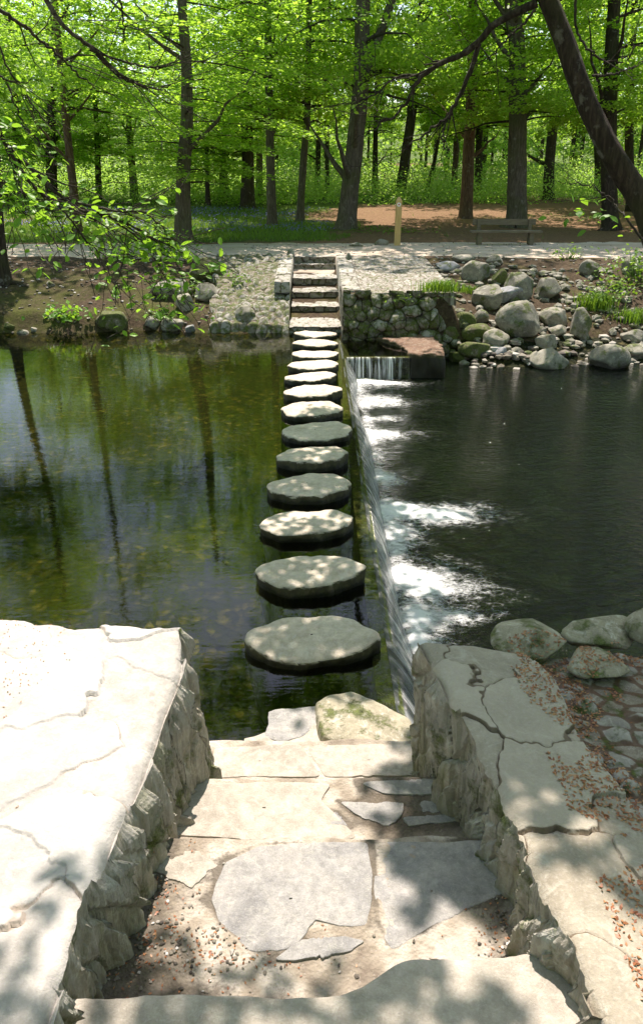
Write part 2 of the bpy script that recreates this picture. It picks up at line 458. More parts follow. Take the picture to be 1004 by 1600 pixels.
def sheet_mat(name, white, dark, sx, sy, cover, lip=0., lo=.45, hi=.72):
    t = NT(name)
    uv = t.n('ShaderNodeUVMap', uv_map='flow').outputs[0]
    s1 = t.noise(1, 6, .65, t.coord((sx, sy, 1), src=uv), .3)
    s2 = t.noise(1, 5, .7, t.coord((sx * 3.3, sy * 1.3, 1), src=uv), .2)
    k = t.mr(t.math('ADD', t.math('MULTIPLY', s1, .65), t.math('MULTIPLY', s2, .5)), lo, hi)
    if lip:
        sp = t.n('ShaderNodeSeparateXYZ'); t.l(uv, sp.inputs[0])
        k = t.math('MULTIPLY', k, t.mr(t.math('ADD', sp.outputs[1], t.math('MULTIPLY', t.math('SUBTRACT', s1, .5), .6)), .05, .75, .25, 1.25))
    else:
        k = t.math('MULTIPLY', k, t.mr(t.noise(1, 3, .6, t.coord((6, .4, 1), src=uv), .5), .38, .58, .05, 1.1))
    c = t.mix(k, dark, white)
    t.fin(c, .12, t.bump(t.math('ADD', s1, s2), .6, .03), .6)
    t.set(t.b.inputs['Alpha'], t.mr(t.math('MULTIPLY', k, 1.0), 0, .6, cover, 1))
    return t.m
M['sheet'] = sheet_mat('falling water sheet', (.46, .49, .48), (.022, .028, .02), 26, .8, .75, 1.)
M['cascade'] = sheet_mat('falling water threads', (.75, .78, .80), (.02, .02, .015), 22, .35, .0, 0., .50, .66)

# ================================================================== GROUND
WALL_X0, WALL_X1, WALL_Y = .62, 2.95, 15.55
def ground_h(x, y):
    x = np.asarray(x, float); y = np.asarray(y, float)
    x, y = np.broadcast_arrays(x, y)
    n = fbm(x * .5, y * .5, 0, 3, 4)
    nl = fbm(x * 1.8, y * 1.8, 0, 5, 4)
    # far bank, left of the stairs
    wl = 16.25 + .25 * vn(x * .6, 0, 0, 9) + .15 * vn(x * 2, 0, 0, 10)
    zl = np.interp(y - wl, [-13.5, -12, -6, -1.2, -.3, 0, .45, 1.5, 3.2, 4.6, 8.5], [-.45, -.6, -.75, -.5, -.2, -.02, .34, .60, .92, 1.08, 1.1])
    wr = 14.9 + .3 * vn(x * .5, 0, 0, 12) + np.clip(x - 6, 0, 30) * .05
    zr = np.interp(y - wr, [-13.5, -10, -4, -1.2, -.3, 0, .6, 1.6, 3.4, 5.4, 8.5], [-.95, -1.1, -1.1, -.8, -.55, -.42, -.1, .35, .85, 1.08, 1.1])
    zw = np.interp(y, [14.2, 15.5, 15.75, 19, 21, 24], [-.6, -.6, .86, .98, 1.08, 1.1])
    f = sst(.50, .62, x)
    z = zl * (1 - f) + zr * f
    g = sst(.45, .6, x) * (1 - sst(2.5, 3.3, x)) * sst(13, 14, y)
    z = z * (1 - g) + zw * g
    z = np.where(y > 5, z, z)
    # stairs cut
    c = sst(-.75, -.6, x) * (1 - sst(.6, .72, x)) * sst(15.4, 15.7, y) * (1 - sst(21.0, 21.4, y))
    zs = np.interp(y, [15, 16, 21], [-.4, -.1, .8])
    z = z * (1 - c) + zs * c
    rough = .10 * nl * sst(16.0, 16.6, y) * (1 - sst(19.8, 20.8, y)) * (1 - g) * (1 - c)
    z = z + rough + .05 * n * (y < 16)
    # forest floor
    z = z + sst(26, 60, y) * .75 + .10 * n * sst(25, 30, y) + np.clip(y - 70, 0, 400) * .09 + .04 * nl * sst(24.6, 27, y)
    # near bank
    nb = 1 - sst(3.05, 3.35, y)
    zn = .78 + .8 * (1 - sst(-1, 1.2, y)) + .02 * nl
    st = (1 - sst(.8, 1.0, np.abs(x)))
    zn = zn * (1 - st) + (np.interp(y, [0, 1, 1.7, 2.4, 3.0, 3.5], [1.3, .7, .4, .2, .0, -.4])) * st
    z = z * (1 - nb) + zn * nb
    return z
def at_ground(px, py, far=200.):
    d = ray(px, py)
    ts = np.linspace(12, far, 3000)
    P = np.array(CAM)[None] + ts[:, None] * np.array(d)[None]
    hit = np.nonzero(P[:, 2] < ground_h(P[:, 0], P[:, 1]))[0]
    i = hit[0] if len(hit) else 2999
    return Vector(P[i])
def gline(*segs):
    out = [segs[0][0]]
    for a, b, st in segs:
        n = max(1, int(round((b - a) / st)))
        out += list(np.linspace(a, b, n + 1)[1:])
    return np.array(out)
gx = gline((-300, -30, 15), (-30, -9, .7), (-9, 9, .09), (9, 30, .7), (30, 300, 15))
gy = gline((-200, -10, 19), (-10, 0, 1), (0, 4, .1), (4, 14, .4), (14, 22, .08), (22, 40, .25), (40, 100, 2), (100, 600, 25))
GX, GY = np.meshgrid(gx, gy, indexing='ij')
GZ = ground_h(GX, GY)
wlmask = (GY > 15.9) | (GY < 3.4)
grassm = np.where(GY > 24.8, .5 + .55 * vn(GX * .16 + 3, GY * .22, 0, 40) + .3 * sst(1, -3, GX) + .25 * sst(29, 27, GY) * sst(-2, -6, GX) - .5 * sst(-.5, 3, GX), 0) + sst(38, 50, GY) * .8
litm = np.where(GY > 24.2, .8, .32) + .3 * ((GY < 5) & (GX > .8))
mossm = np.where((GY > 15.5) & (GY < 20.5), .42, .1) + .12 * ((GX < -1.5) & (GY > 16) & (GY < 19.5))
# river bed in its own sheet: the ground sheet is split by row
F = grid_faces(len(gx), len(gy), flip=True)
cyy = GY.ravel()[F].mean(1); 
bedf = (cyy > 3.2) & (cyy < 16.6) & (GZ.ravel()[F].mean(1) < -.03)
VG = np.stack([GX, GY, GZ], -1).reshape(-1, 3)
def sub(Fm):
    u, inv = np.unique(Fm, return_inverse=True)
    return u, inv.reshape(Fm.shape)
u, Fi = sub(F[~bedf])
g = obj('ground', mesh_np('ground', VG[u], Fi, M['ground'], attrs={'grass': grassm.ravel()[u], 'litter': litm.ravel()[u], 'moss': mossm.ravel()[u]}))
g['kind'] = 'structure'
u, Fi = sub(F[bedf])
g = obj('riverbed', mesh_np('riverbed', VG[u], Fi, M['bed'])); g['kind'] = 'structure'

# path
pxs = gline((-60, -14, 1.5), (-14, 14, .1), (14, 60, 1.5)); pv = np.linspace(0, 1, 40)
PX, PV = np.meshgrid(pxs, pv, indexing='ij')
e0 = 20.55 + .35 * vn(PX * .7, 0, 0, 21) + .18 * vn(PX * 3, 0, 0, 22) + .25 * sst(0, -6, PX)
e1 = 24.7 + .30 * vn(PX * .6, 0, 0, 23) + .2 * vn(PX * 3, 0, 0, 24)
PY = e0 + (e1 - e0) * PV
PZ = ground_h(PX, PY) + .015 + .012 * fbm(PX * 4, PY * 4, 0, 25) - .05 * (PV < .001) - .05 * (PV > .999)
o = obj('path', mesh_np('path', np.stack([PX, PY, PZ], -1), grid_faces(len(pxs), 40, flip=True), M['path'])); o['kind'] = 'structure'

# ================================================================== WATER
WX = .57                      # weir crest
LOW = -.38
def flat(name, quads, z, mat):
    V = []; Fq = []
    for (x0, y0, x1, y1) in quads:
        k = len(V); V += [(x0, y0, z), (x1, y0, z), (x1, y1, z), (x0, y1, z)]; Fq.append([k, k + 1, k + 2, k + 3])
    o = obj(name, mesh_np(name, V, np.array(Fq), mat, smooth=False)); o['kind'] = 'structure'; return o
flat('pool_water', [(-60, 2.4, WX, 18), (WX, 13.9, 1.78, 15.9)], 0, M['water_up'])
flat('river_water', [(WX - .05, 2.4, 60, 13.88), (2.3, 13.88, 60, 18)], LOW, M['water_low'])

# weir: concrete dam with the sheet of water falling off it
def box(acc, x0, y0, z0, x1, y1, z1, m=0):
    V = [(x, y, z) for x in (x0, x1) for y in (y0, y1) for z in (z0, z1)]
    acc.add(V, np.array([[0, 1, 3, 2], [4, 6, 7, 5], [0, 4, 5, 1], [2, 3, 7, 6], [0, 2, 6, 4], [1, 5, 7, 3]]), m)
weir = empty('weir', (WX, 9, LOW), 'long straight dark weir beside the stepping stones with water sliding over it', 'weir')
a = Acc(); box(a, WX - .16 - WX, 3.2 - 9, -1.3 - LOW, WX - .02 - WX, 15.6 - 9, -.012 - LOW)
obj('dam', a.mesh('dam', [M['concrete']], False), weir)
ny, ns = 900, 26
yy = np.linspace(3.45, 15.3, ny); ss = np.linspace(0, 1, ns)
Y, S = np.meshgrid(yy, ss, indexing='ij')
reach = .24 + .05 * vn(Y * .9, 0, 0, 31) + .05 * sst(6, 4, Y)
scal = fbm(Y * 3.0 + S * 1.6, S * .8, 0, 32, 3)
X = WX - .05 + reach * (S * 1.0) + .02 * scal * S + .012 * vn(Y * 14, S * 2, 0, 33) * S
Z = .004 - (S ** 2.1) * (abs(LOW) + .02) + .010 * scal * (1 - S)
obj('water_sheet', mesh_np('water_sheet', np.stack([X - WX, Y - 9, Z - LOW], -1), grid_faces(ny, ns), M['sheet'], uv=np.stack([Y * .45 + S * .22, S], -1)), weir)

casc = empty('cascade', (1.17, 13.9, LOW), 'small curtain of water threads falling off the far ledge', 'waterfall')
nx = 220
xx = np.linspace(.62, 1.80, nx)
Xc, Sc = np.meshgrid(xx, ss, indexing='ij')
Yc = 13.93 - .14 * Sc ** .8 + .02 * vn(Xc * 16, Sc, 0, 35) * Sc
Zc = .006 - Sc ** 1.9 * .40
obj('falling_water', mesh_np('falling_water', np.stack([Xc - 1.17, Yc - 13.9, Zc - LOW], -1), grid_faces(nx, ns, flip=True), M['cascade'], uv=np.stack([Xc, Sc], -1)), casc)
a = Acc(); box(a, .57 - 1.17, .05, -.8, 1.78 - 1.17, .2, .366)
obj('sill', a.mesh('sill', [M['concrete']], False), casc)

# foam
fx = np.linspace(.66, 4.2, 260); fy = np.linspace(3.45, 13.86, 700)
FX, FY = np.meshgrid(fx, fy, indexing='ij')
fm = .50 * np.exp(-((FX - .82) / (.13 + .05 * vn(FY * 1.3, 0, 0, 53))) ** 2) * (.75 + .5 * fbm(FY * 1.2, 0, 0, 54))
blobs = [(565, 600, .55, .35, .9), (590, 600, .5, .14, .8), (600, 628, .40, .30, 1.0), (600, 655, .35, .2, .5), (598, 680, .45, .22, 1.0), (590, 715, .25, .3, .6),
         (600, 750, .3, .25, .6), (655, 803, .62, .28, 1.15), (620, 850, .25, .35, .8), (645, 905, .30, .20, 1.0), (700, 925, .35, .18, .5), (650, 970, .16, .22, .8), (720, 965, .35, .14, .6), (650, 1010, .16, .2, .9)]
for (bx, by, sx, sy, aa) in blobs:
    p = at(bx, by, LOW)
    fm = fm + .85 * aa * np.exp(-((FX - p.x) / (sx * .85)) ** 2 - ((FY - p.y) / (sy * .85)) ** 2)
    fm = fm + .26 * aa * np.exp(-((FX - p.x - .2) / (sx * 2.0)) ** 2 - ((FY - p.y) / (sy * 1.8)) ** 2)
fm = fm * (.85 + .7 * fbm(FX * 3, FY * 3, 0, 55, 5))
FZ = LOW + .006 + .06 * np.clip(fm, 0, 1.2) * (.5 + .5 * fbm(FX * 6, FY * 6, 0, 56)) 
o = obj('foam', mesh_np('foam', np.stack([FX, FY, FZ], -1), grid_faces(260, 700, flip=True), M['foam'], attrs={'foam': np.clip(fm, 0, 1.5)}))
o['kind'] = 'stuff'

# ================================================================== STONES
def slab_mesh(name, poly, z_top, z_bot, mat, seed=0, bev=.03, nth=120, rough=.012, taper=0.0, dome=.02, center=None, edge=.02, sm=2):
    """closed slab from a star-shaped outline (world xy) with rounded arris and rough sides"""
    P = np.array([[p[0], p[1]] for p in poly], float)
    c = P.mean(0) if center is None else np.array(center)
    th = np.linspace(0, 2 * np.pi, nth, endpoint=False)
    D = np.stack([np.cos(th), np.sin(th)], -1)
    r = np.full(nth, 1e9)
    for i in range(len(P)):
        a, b = P[i] - c, P[(i + 1) % len(P)] - c
        e = b - a
        den = D[:, 0] * e[1] - D[:, 1] * e[0]
        with np.errstate(divide='ignore', invalid='ignore'):
            t = (a[0] * e[1] - a[1] * e[0]) / den
            u = (a[0] * D[:, 1] - a[1] * D[:, 0]) / den
        ok = (t > 0) & (u >= -1e-6) & (u <= 1 + 1e-6)
        r = np.where(ok & (t < r), t, r)
    r = np.where(r > 1e8, np.median(r), r)
    for _ in range(sm): r = .25 * np.roll(r, 1) + .5 * r + .25 * np.roll(r, -1)
    r = r + edge * fbm(c[0] + D[:, 0] * 3, c[1] + D[:, 1] * 3, seed, seed, 5)
    rings = []
    H = z_top - z_bot
    rm = np.maximum(r, bev * 1.5)
    for f in (0.02, .2, .4, .6, .78, .93): rings.append(((rm - bev) * f, 0.0, f))
    for k in range(5):
        q = k / 4 * np.pi / 2
        rings.append((rm - bev + bev * np.sin(q), -bev * (1 - np.cos(q)) , 1))
    for k in range(1, 8):
        f = k / 7
        rings.append((rm - taper * f * f, -bev - (H - bev) * f, 1))
    rings.append((rm * .02, -H, 1))
    V = []
    for i, (rr, dz, f) in enumerate(rings):
        x = c[0] + D[:, 0] * rr; y = c[1] + D[:, 1] * rr
        z = np.full(nth, z_top + dz)
        if i < 11: z = z + dome * (1 - min(f, 1) ** 2) + rough * fbm(x * 6, y * 6, seed, seed + 3, 4) + rough * 1.5 * vn(x * 1.6, y * 1.6, seed, seed)
        if 6 <= i < len(rings) - 1:
            nn = fbm(D[:, 0] * rr * 7 + c[0], D[:, 1] * rr * 7 + c[1], z * 9, seed + 5, 4)
            w = min(1, (i - 5) / 4)
            x = x + D[:, 0] * nn * rough * 2.2 * w; y = y + D[:, 1] * nn * rough * 2.2 * w
        V.append(np.stack([x, y, z], -1))
    V = np.array(V)
    org = np.array([c[0], c[1], z_bot])
    me = mesh_np(name, (V - org).reshape(-1, 3), grid_faces(len(V), nth, closed=True), mat)
    return me, Vector(org)

_ico = {}
def ico(sub_):
    if sub_ not in _ico:
        bm = bmesh.new(); bmesh.ops.create_icosphere(bm, subdivisions=sub_, radius=1)
        V = np.array([v.co[:] for v in bm.verts]); Fc = np.array([[v.index for v in f.verts] for f in bm.faces]); bm.free()
        _ico[sub_] = (V, Fc)
    return _ico[sub_]
def rock_geo(seed, dims, sub_=4, cuts=9, rough=.06, cutmin=.62):
    V, Fc = ico(sub_)
    V = V.copy(); r = np.random.default_rng(seed)
    for k in range(cuts):
        n = r.normal(size=3); n /= np.linalg.norm(n)
        d = r.uniform(cutmin, .93)
        t = V @ n - d
        V = V - np.where(t > 0, t * .93, 0)[:, None] * n
    V = V * (1 + rough * 1.6 * fbm(V[:, 0] * 1.3 + seed, V[:, 1] * 1.3, V[:, 2] * 1.3, seed, 2))[:, None]
    V = V * (1 + rough * .5 * fbm(V[:, 0] * 6 + seed, V[:, 1] * 6, V[:, 2] * 6, seed + 9, 3))[:, None]
    e = np.abs(V).max(0)
    return V / e * np.array(dims) / 2, Fc

# -- stepping stones: (left, right, back, front) pixels of each top face
ST = [(383, 600, 963, 1030), (402, 577, 866, 918), (410, 562, 796, 834), (420, 558, 741, 776), (432, 551, 698, 724), (437, 550, 659, 683), (439, 543, 628, 648),
      (441, 535, 602, 618), (444, 533, 582, 595), (449, 531, 563, 575), (453, 531, 546, 557), (456, 527, 531, 540), (457, 527, 517, 525)]
shape = [[(0, .42), (.12, .22), (.3, 0), (.5, .03), (.68, -.02), (.8, .08), (.99, .42), (1, .58), (.8, .85), (.6, .9), (.42, 1.0), (.24, .97), (.06, .7)],
         [(0, .45), (.16, .14), (.4, 0), (.72, 0), (.8, .1), (1, .38), (.97, .55), (.75, .85), (.5, .95), (.3, 1), (.1, .72)],
         [(0, .4), (.2, .1), (.4, 0), (.8, .0), (1, .35), (.85, .75), (.6, .97), (.25, 1), (.05, .75)],
         [(0, .5), (.1, .2), (.4, .02), (.75, 0), (1, .3), (.92, .75), (.65, .97), (.25, 1), (.04, .8)]]
GROUP_ST = 'stepping stones across the pool beside the weir'
ords = ['first', 'second', 'third', 'fourth', 'fifth', 'sixth', 'seventh', 'eighth', 'ninth', 'tenth', 'eleventh', 'twelfth', 'thirteenth']
st_lab = ['largest flat stepping stone, nearest to the foreground stone stairs', 'broad shaded stepping stone with pointed ends, second out from the near stairs',
          'six-sided grey stepping stone with sun flecks on its left, third from near stairs', 'worn stepping stone with a white sun patch at its middle, fourth from near stairs',
          'shaded grey stepping stone, fifth counted from the near stairs', 'evenly shaded oval stepping stone, sixth counted from the near stairs', 'stepping stone at the middle of the row, seventh from either bank',
          'seventh-last stepping stone, moss on its right end, eighth from near stairs', 'sunlit stepping stone level with the foot of the small cascade, fifth from far stairs', 'sunlit stepping stone level with the cascade lip, fourth from far stairs',
          'narrow sunlit stepping stone, third before the far stairs', 'narrow sunlit stepping stone with a small stub at its left, second before far stairs', 'farthest and smallest-looking stepping stone, touching the far stairs']
st_lab[7] = 'sunlit stepping stone with mossy right end, sixth counted from the far stairs'
for i, (xl, xr, yt, yb) in enumerate(ST):
    zt = .098 + .012 * math.sin(i * 2.1)
    sh = shape[i] if i < 3 else shape[3] if i % 2 else shape[2]
    poly = []
    for (u_, v_) in sh:
        v_ = v_ + (random.uniform(-.06, .06) if i > 2 else 0); u_ = u_ + (random.uniform(-.03, .03) if i > 1 else 0)
        p = at(xl + (xr - xl) * u_, yt + (yb - yt) * v_, zt); poly.append((p.x, p.y))
    me, org = slab_mesh('stepping_stone', poly, zt, -.75, M['step_stone'], seed=100 + i, bev=.03, taper=.12, rough=.018, dome=.012, nth=160, sm=12, edge=.012)
    o = obj('stepping_stone', me, None, org); o.rotation_euler = (R(random.uniform(-1.8, 1.8)), R(random.uniform(-2.2, 2.2)), 0); tag(o, st_lab[i], 'stepping stone', GROUP_ST)

# ================================================================== NEAR STAIRS
def pix_poly(pts, z): return [(lambda p: (p.x, p.y))(at(x, y, z)) for x, y in pts]
stairs = empty('stone_staircase', (0, 2.5, .0), 'wide worn stone stairs in the foreground leading down to the stepping stones', 'staircase')
def tread(x0, x1, y0, y1, z, h, mat, seed, amp=.006, fy=None, wob=.02):
    """a step: grid top with rough front edge, plus its far riser"""
    nx_, ny_ = int((x1 - x0) / .012), int((y1 - y0) / .012)
    xs = np.linspace(x0, x1, nx_); ys = np.linspace(y0, y1, ny_)
    Xt, Yt = np.meshgrid(xs, ys, indexing='ij')
    wobb = wob * fbm(Xt * 4, 0, 0, seed, 4)
    Yt = Yt + wobb * (Yt - y0) / (y1 - y0)
    f1, f2, cid = voro(Xt * 30, Yt * 30, seed)
    Zt = z + amp * fbm(Xt * 5, Yt * 5, 0, seed + 1, 5) + .0035 * np.clip(.45 - f1, 0, 1) * (cid > .5)
    top = np.stack([Xt, Yt, Zt], -1)
    # riser rows appended at the far edge
    e = top[:, -1:, :]
    rows = []
    for dz, dy in ((.004, .008), (.015, .014), (.05, .016), (h * .5, .012), (h, .01)):
        r_ = e.copy(); r_[..., 2] -= dz; r_[..., 1] += dy + .006 * fbm(r_[..., 0] * 9, r_[..., 2] * 9, 0, seed + 2); rows.append(r_)
    V = np.concatenate([top] + rows, 1)
    cr = sst(.35, .9, fbm(V[..., 0] * 3, V[..., 1] * 3, 0, seed + 8, 4) + .5)
    return V, grid_faces(V.shape[0], V.shape[1], flip=True)
def grout_mat():
    t = NT('sandy mortar and grit')
    n = t.noise(5, 7, .7); n2 = t.noise(40, 5, .75); v = t.voronoi(70)
    c = t.ramp(n, [(.32, (.16, .13, .10)), (.46, (.30, .26, .20)), (.56, (.46, .42, .35)), (.8, (.58, .53, .46))])
    c = t.mix(t.mr(n2, .45, .7, 0, .5), c, (.15, .12, .09))
    c = t.mix(t.mr(v, .0, .22, .5, 0), c, (.42, .41, .40))
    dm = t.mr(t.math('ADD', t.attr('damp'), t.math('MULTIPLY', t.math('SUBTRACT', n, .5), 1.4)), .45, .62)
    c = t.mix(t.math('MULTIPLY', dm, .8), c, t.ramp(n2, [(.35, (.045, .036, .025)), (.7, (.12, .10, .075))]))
    return t.fin(c, .95, t.bump(t.math('ADD', n2, t.math('MULTIPLY', v, .6)), .7, .015), .15)
M['grout'] = grout_mat()
SX = lambda y: (-.62 - .10 * max(0, 3.5 - y), .60 + .12 * max(0, 3.5 - y))
steps = [(-.5, 1.20, 1.02, .3), (.9, 1.63, .78, .28), (1.5, 2.46, .555, .26), (2.2, 3.02, .36, .22), (2.75, 3.50, .185, .2), (3.2, 4.02, .045, .4)]
FLAGS = [
 (2, [(328, 1405), (350, 1345), (400, 1322), (440, 1317), (574, 1316), (578, 1395), (575, 1448), (530, 1446), (490, 1435), (468, 1470), (430, 1484), (392, 1484), (345, 1440)], 1, 'flag'),
 (2, [(581, 1315), (762, 1314), (790, 1392), (700, 1432), (612, 1484), (590, 1440)], 2, 'flag'),
 (2, [(222, 1345), (260, 1325), (392, 1318), (345, 1345), (300, 1385), (262, 1372)], 3, 'flag_tan'),
 (2, [(425, 1500), (470, 1468), (545, 1462), (570, 1470), (545, 1486), (460, 1502)], 4, 'flag'),
 (2, [(665, 1498), (700, 1465), (760, 1440), (772, 1452), (720, 1500)], 5, 'flag_tan'),
 (3, [(230, 1302), (268, 1225), (430, 1222), (520, 1224), (500, 1250), (560, 1310), (380, 1313)], 6, 'flag_tan'),
 (3, [(560, 1222), (700, 1217), (716, 1232), (690, 1243), (600, 1240)], 7, 'flag'),
 (3, [(528, 1252), (632, 1254), (625, 1278), (604, 1292), (566, 1280)], 8, 'flag'),
 (3, [(655, 1252), (672, 1250), (698, 1256), (690, 1268), (660, 1268)], 9, 'flag'),
 (3, [(628, 1276), (715, 1272), (722, 1282), (640, 1290)], 10, 'flag'),
 (3, [(505, 1262), (528, 1270), (545, 1292), (512, 1285)], 11, 'flag'),
 (5, [(414, 1150), (420, 1112), (440, 1106), (497, 1103), (503, 1125), (470, 1150), (440, 1160)], 12, 'flag'),
 (4, [(318, 1215), (335, 1168), (470, 1163), (500, 1214)], 21, 'flag_tan'),
 (4, [(506, 1214), (478, 1164), (650, 1162), (672, 1212)], 22, 'flag_tan'),
]
def seg_dist(X, Y, poly):
    d = np.full(X.shape, 9.)
    for i in range(len(poly)):
        (ax, ay), (bx, by) = poly[i], poly[(i + 1) % len(poly)]
        ex, ey = bx - ax, by - ay
        t = np.clip(((X - ax) * ex + (Y - ay) * ey) / (ex * ex + ey * ey), 0, 1)
        d = np.minimum(d, np.hypot(X - ax - t * ex, Y - ay - t * ey))
    return d
sobj = []
for i, (y0, y1, z, h) in enumerate(steps):
    x0, x1 = (-1.05, 1.05) if i < 4 else (-.95, .75)
    if i == 5: x0, x1 = -.42, .60
    V, Ff = tread(x0, x1, y0, y1, z, h, M['grout'], 200 + i, amp=.012 if i == 5 else .007, wob=.05 if i == 5 else .02)
    if i == 1: V[..., 1] += .13 * sst(.05, .35, V[..., 0]) * (V[..., 1] > 1.2)
    mt = M['grout'] if i in (2, 3, 4, 5) else M['flag_tan']
    if i == 5:   # the lowest landing tapers into the water
        xr_ = V[..., 0]; V[..., 1] = np.where(V[..., 1] > 3.3, 3.3 + (V[..., 1] - 3.3) * (.50 + .5 * np.exp(-((xr_ - .12) / .33) ** 2)), V[..., 1])
        mt = M['flag_tan']
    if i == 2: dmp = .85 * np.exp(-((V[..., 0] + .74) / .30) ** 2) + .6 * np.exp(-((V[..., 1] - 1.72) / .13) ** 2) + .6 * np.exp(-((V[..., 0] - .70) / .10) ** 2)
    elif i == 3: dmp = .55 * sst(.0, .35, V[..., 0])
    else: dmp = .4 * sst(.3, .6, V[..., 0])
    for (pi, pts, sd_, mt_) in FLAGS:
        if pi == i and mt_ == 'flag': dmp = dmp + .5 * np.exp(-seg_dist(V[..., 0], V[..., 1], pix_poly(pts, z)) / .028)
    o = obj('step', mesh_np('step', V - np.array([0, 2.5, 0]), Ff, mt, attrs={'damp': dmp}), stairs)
    sobj.append((o, z))
for (pi, pts, sd_, mt_) in FLAGS:
    z = sobj[pi][1] + .005
    me, org = slab_mesh('flagstone', pix_poly(pts, z), z, z - .06, M[mt_], seed=sd_, bev=.004, rough=.004, dome=.0, edge=.014, nth=200)
    obj('flagstone', me, sobj[pi][0], org - Vector((0, 2.5, 0)))
me, org = slab_mesh('flagstone', pix_poly([(500, 1150), (493, 1095), (510, 1085), (550, 1078), (585, 1090), (640, 1118), (652, 1160), (600, 1168)], .10), .10, -.1, M['rock_tan'], seed=13, bev=.03, rough=.012, dome=.02, nth=160)
obj('flagstone', me, sobj[5][0], org - Vector((0, 2.5, 0)))

# ================================================================== NEAR WALLS
def polyw(poly, y): 
    ys = [p[1] for p in poly]; xs = [p[0] for p in poly]
    return np.interp(y, ys, xs)
# left terrace: top sheet + split slate side + river end
def terrace(name, inner, y0, y1, x_out, ztop, side, mats, label, cat, seed, crackscale, tilt=0., basez=-.8, outer=None, endfn=None, flare=.06, upow=1.1):
    root = empty(name, (0, 0, 0), label, cat)
    ys = np.linspace(y0, y1, 640)
    us = np.linspace(0, 1, 380)
    U, Yt = np.meshgrid(us, ys, indexing='ij')
    xin = inner(Yt); xout = x_out if outer is None else outer(Yt)
    rag = .035 * fbm(Yt * 2.2, 0, 0, seed + 4, 3) + .016 * fbm(Yt * 12, 0, 0, seed + 14, 4) + .018 * (voro(Yt * 4, Yt * 0, seed)[2] - .5) * 2
    Xt = xin + side * rag * (1 - U) + (xout - xin) * U ** upow
    end = endfn(Xt) if endfn is not None else 0
    tY = (Yt - y0) / (y1 - y0)
    Yw = Yt + end * tY ** 4
    wx, wy = Xt + .30 * fbm(Xt * 2.2, Yw * 2.2, 0, seed, 5), Yw + .30 * fbm(Xt * 2.2, Yw * 2.2, 0, seed + 1, 5)
    f1, f2, cid = voro(wx * crackscale[0], wy * crackscale[1], seed)
    crack = (1 - sst(.0, .05, f2 - f1)) * sst(-.35, .2, fbm(Xt * 2.5, Yw * 2.5, 0, seed + 20, 4) + .15)
    Zt = ztop(Xt, Yw) + (cid - .5) * .03 - crack * .006 + .012 * fbm(Xt * 4, Yw * 4, 0, seed + 2, 5) + .02 * vn(Xt * 1.5, Yw * 1.5, 0, seed)
    edge = np.minimum(np.abs(Xt - xin), np.abs(y1 + end - Yw))
    Zt = Zt - .045 * np.exp(-edge / .02) - .02 * np.exp(-edge / .09)
    top = np.stack([Xt, Yw, Zt], -1)
    ob = obj('top_slab', mesh_np('top_slab', top, grid_faces(380, 640, flip=(side > 0)), mats[0], attrs={'crack': crack, 'cell': cid}), root)
    # side face: vertical strata
    nz_ = 110
    k = np.linspace(0, 1, nz_)
    K, Ys = np.meshgrid(k, np.arange(640), indexing='ij')
    e = top[0]
    z = e[:, 2][None] * (1 - K) + basez * K
    yS = np.broadcast_to(e[:, 1][None], z.shape)
    lean = yS + .10 * z
    def plates(f, br, sd_, wz):
        t_ = lean * f + wz * fbm(z * 2.2, yS * 1.2, 0, sd_, 4) + .25 * fbm(z * 9, yS * 9, 0, sd_ + 3, 2)
        i_ = np.floor(t_); fr_ = t_ - i_
        zb2 = z * br + _h(i_, i_ * 0, i_ * 0, sd_) * 7 + .35 * (fr_ - .5) * (_h(i_, i_ * 0 + 1, i_ * 0, sd_) - .5) * 6
        j_ = np.floor(zb2)
        return _h(i_, j_, i_ * 0 + 2, sd_), fr_, zb2 - j_
    r1_, fr1, zf1 = plates(6.5, 2.3, seed + 6, .55)
    r2_, fr2, zf2 = plates(19, 3.6, seed + 7, 1.1)
    r3_, fr3, zf3 = plates(52, 6.0, seed + 8, 2.0)
    d = (r1_ - .5) * .055 + (fr1 - .5) * .05 * (.3 + r1_) + (r2_ - .5) * .03 + (fr2 - .5) * .022 * r2_ + (r3_ - .5) * .009 - .014 * sst(.88, 1, zf1)
    amp = sst(0, .04, K)
    x = e[:, 0][None] + side * -1 * (flare * (e[:, 2][None] - z) + d * amp)
    y = yS
    crs = np.maximum(sst(.93, .99, fr1), .7 * sst(.90, .99, fr2) * (r2_ > .35)); c1 = (0, 0, r2_)
    ob2 = obj('side_face', mesh_np('side_face', np.stack([x, y, z], -1), grid_faces(nz_, 640, flip=(side < 0)), mats[1], smooth=False, attrs={'crack': crs * .8, 'cell': c1[2] * .5}), root)
    # river end
    e = top[:, -1]
    K, _ = np.meshgrid(k, np.arange(380), indexing='ij')
    z = e[:, 2][None] * (1 - K) + basez * K
    xS = np.broadcast_to(e[:, 0][None], z.shape)
    c1 = voro(xS * 4, z * 5, seed + 11)
    d = (c1[2] - .5) * .08 + .03 * fbm(xS * 5, z * 5, 0, seed + 12, 4)
    sdx = side * -1 * (flare * (e[:, 2][None] - z) + 0 * d) * np.exp(-np.arange(380) / 24.)[None]
    y = e[:, 1][None] + (d + .06) * sst(0, .05, K)
    obj('end_face', mesh_np('end_face', np.stack([xS + sdx, y, z], -1), grid_faces(nz_, 380, flip=(side > 0)), mats[1], attrs={'crack': crs[:, :380] * 0, 'cell': c1[2]}), root)
    return root
def lin(pts):
    ys = [p[1] for p in pts][::-1]; xs = [p[0] for p in pts][::-1]
    return lambda y: np.interp(y, ys, xs)
ZT = 1.0
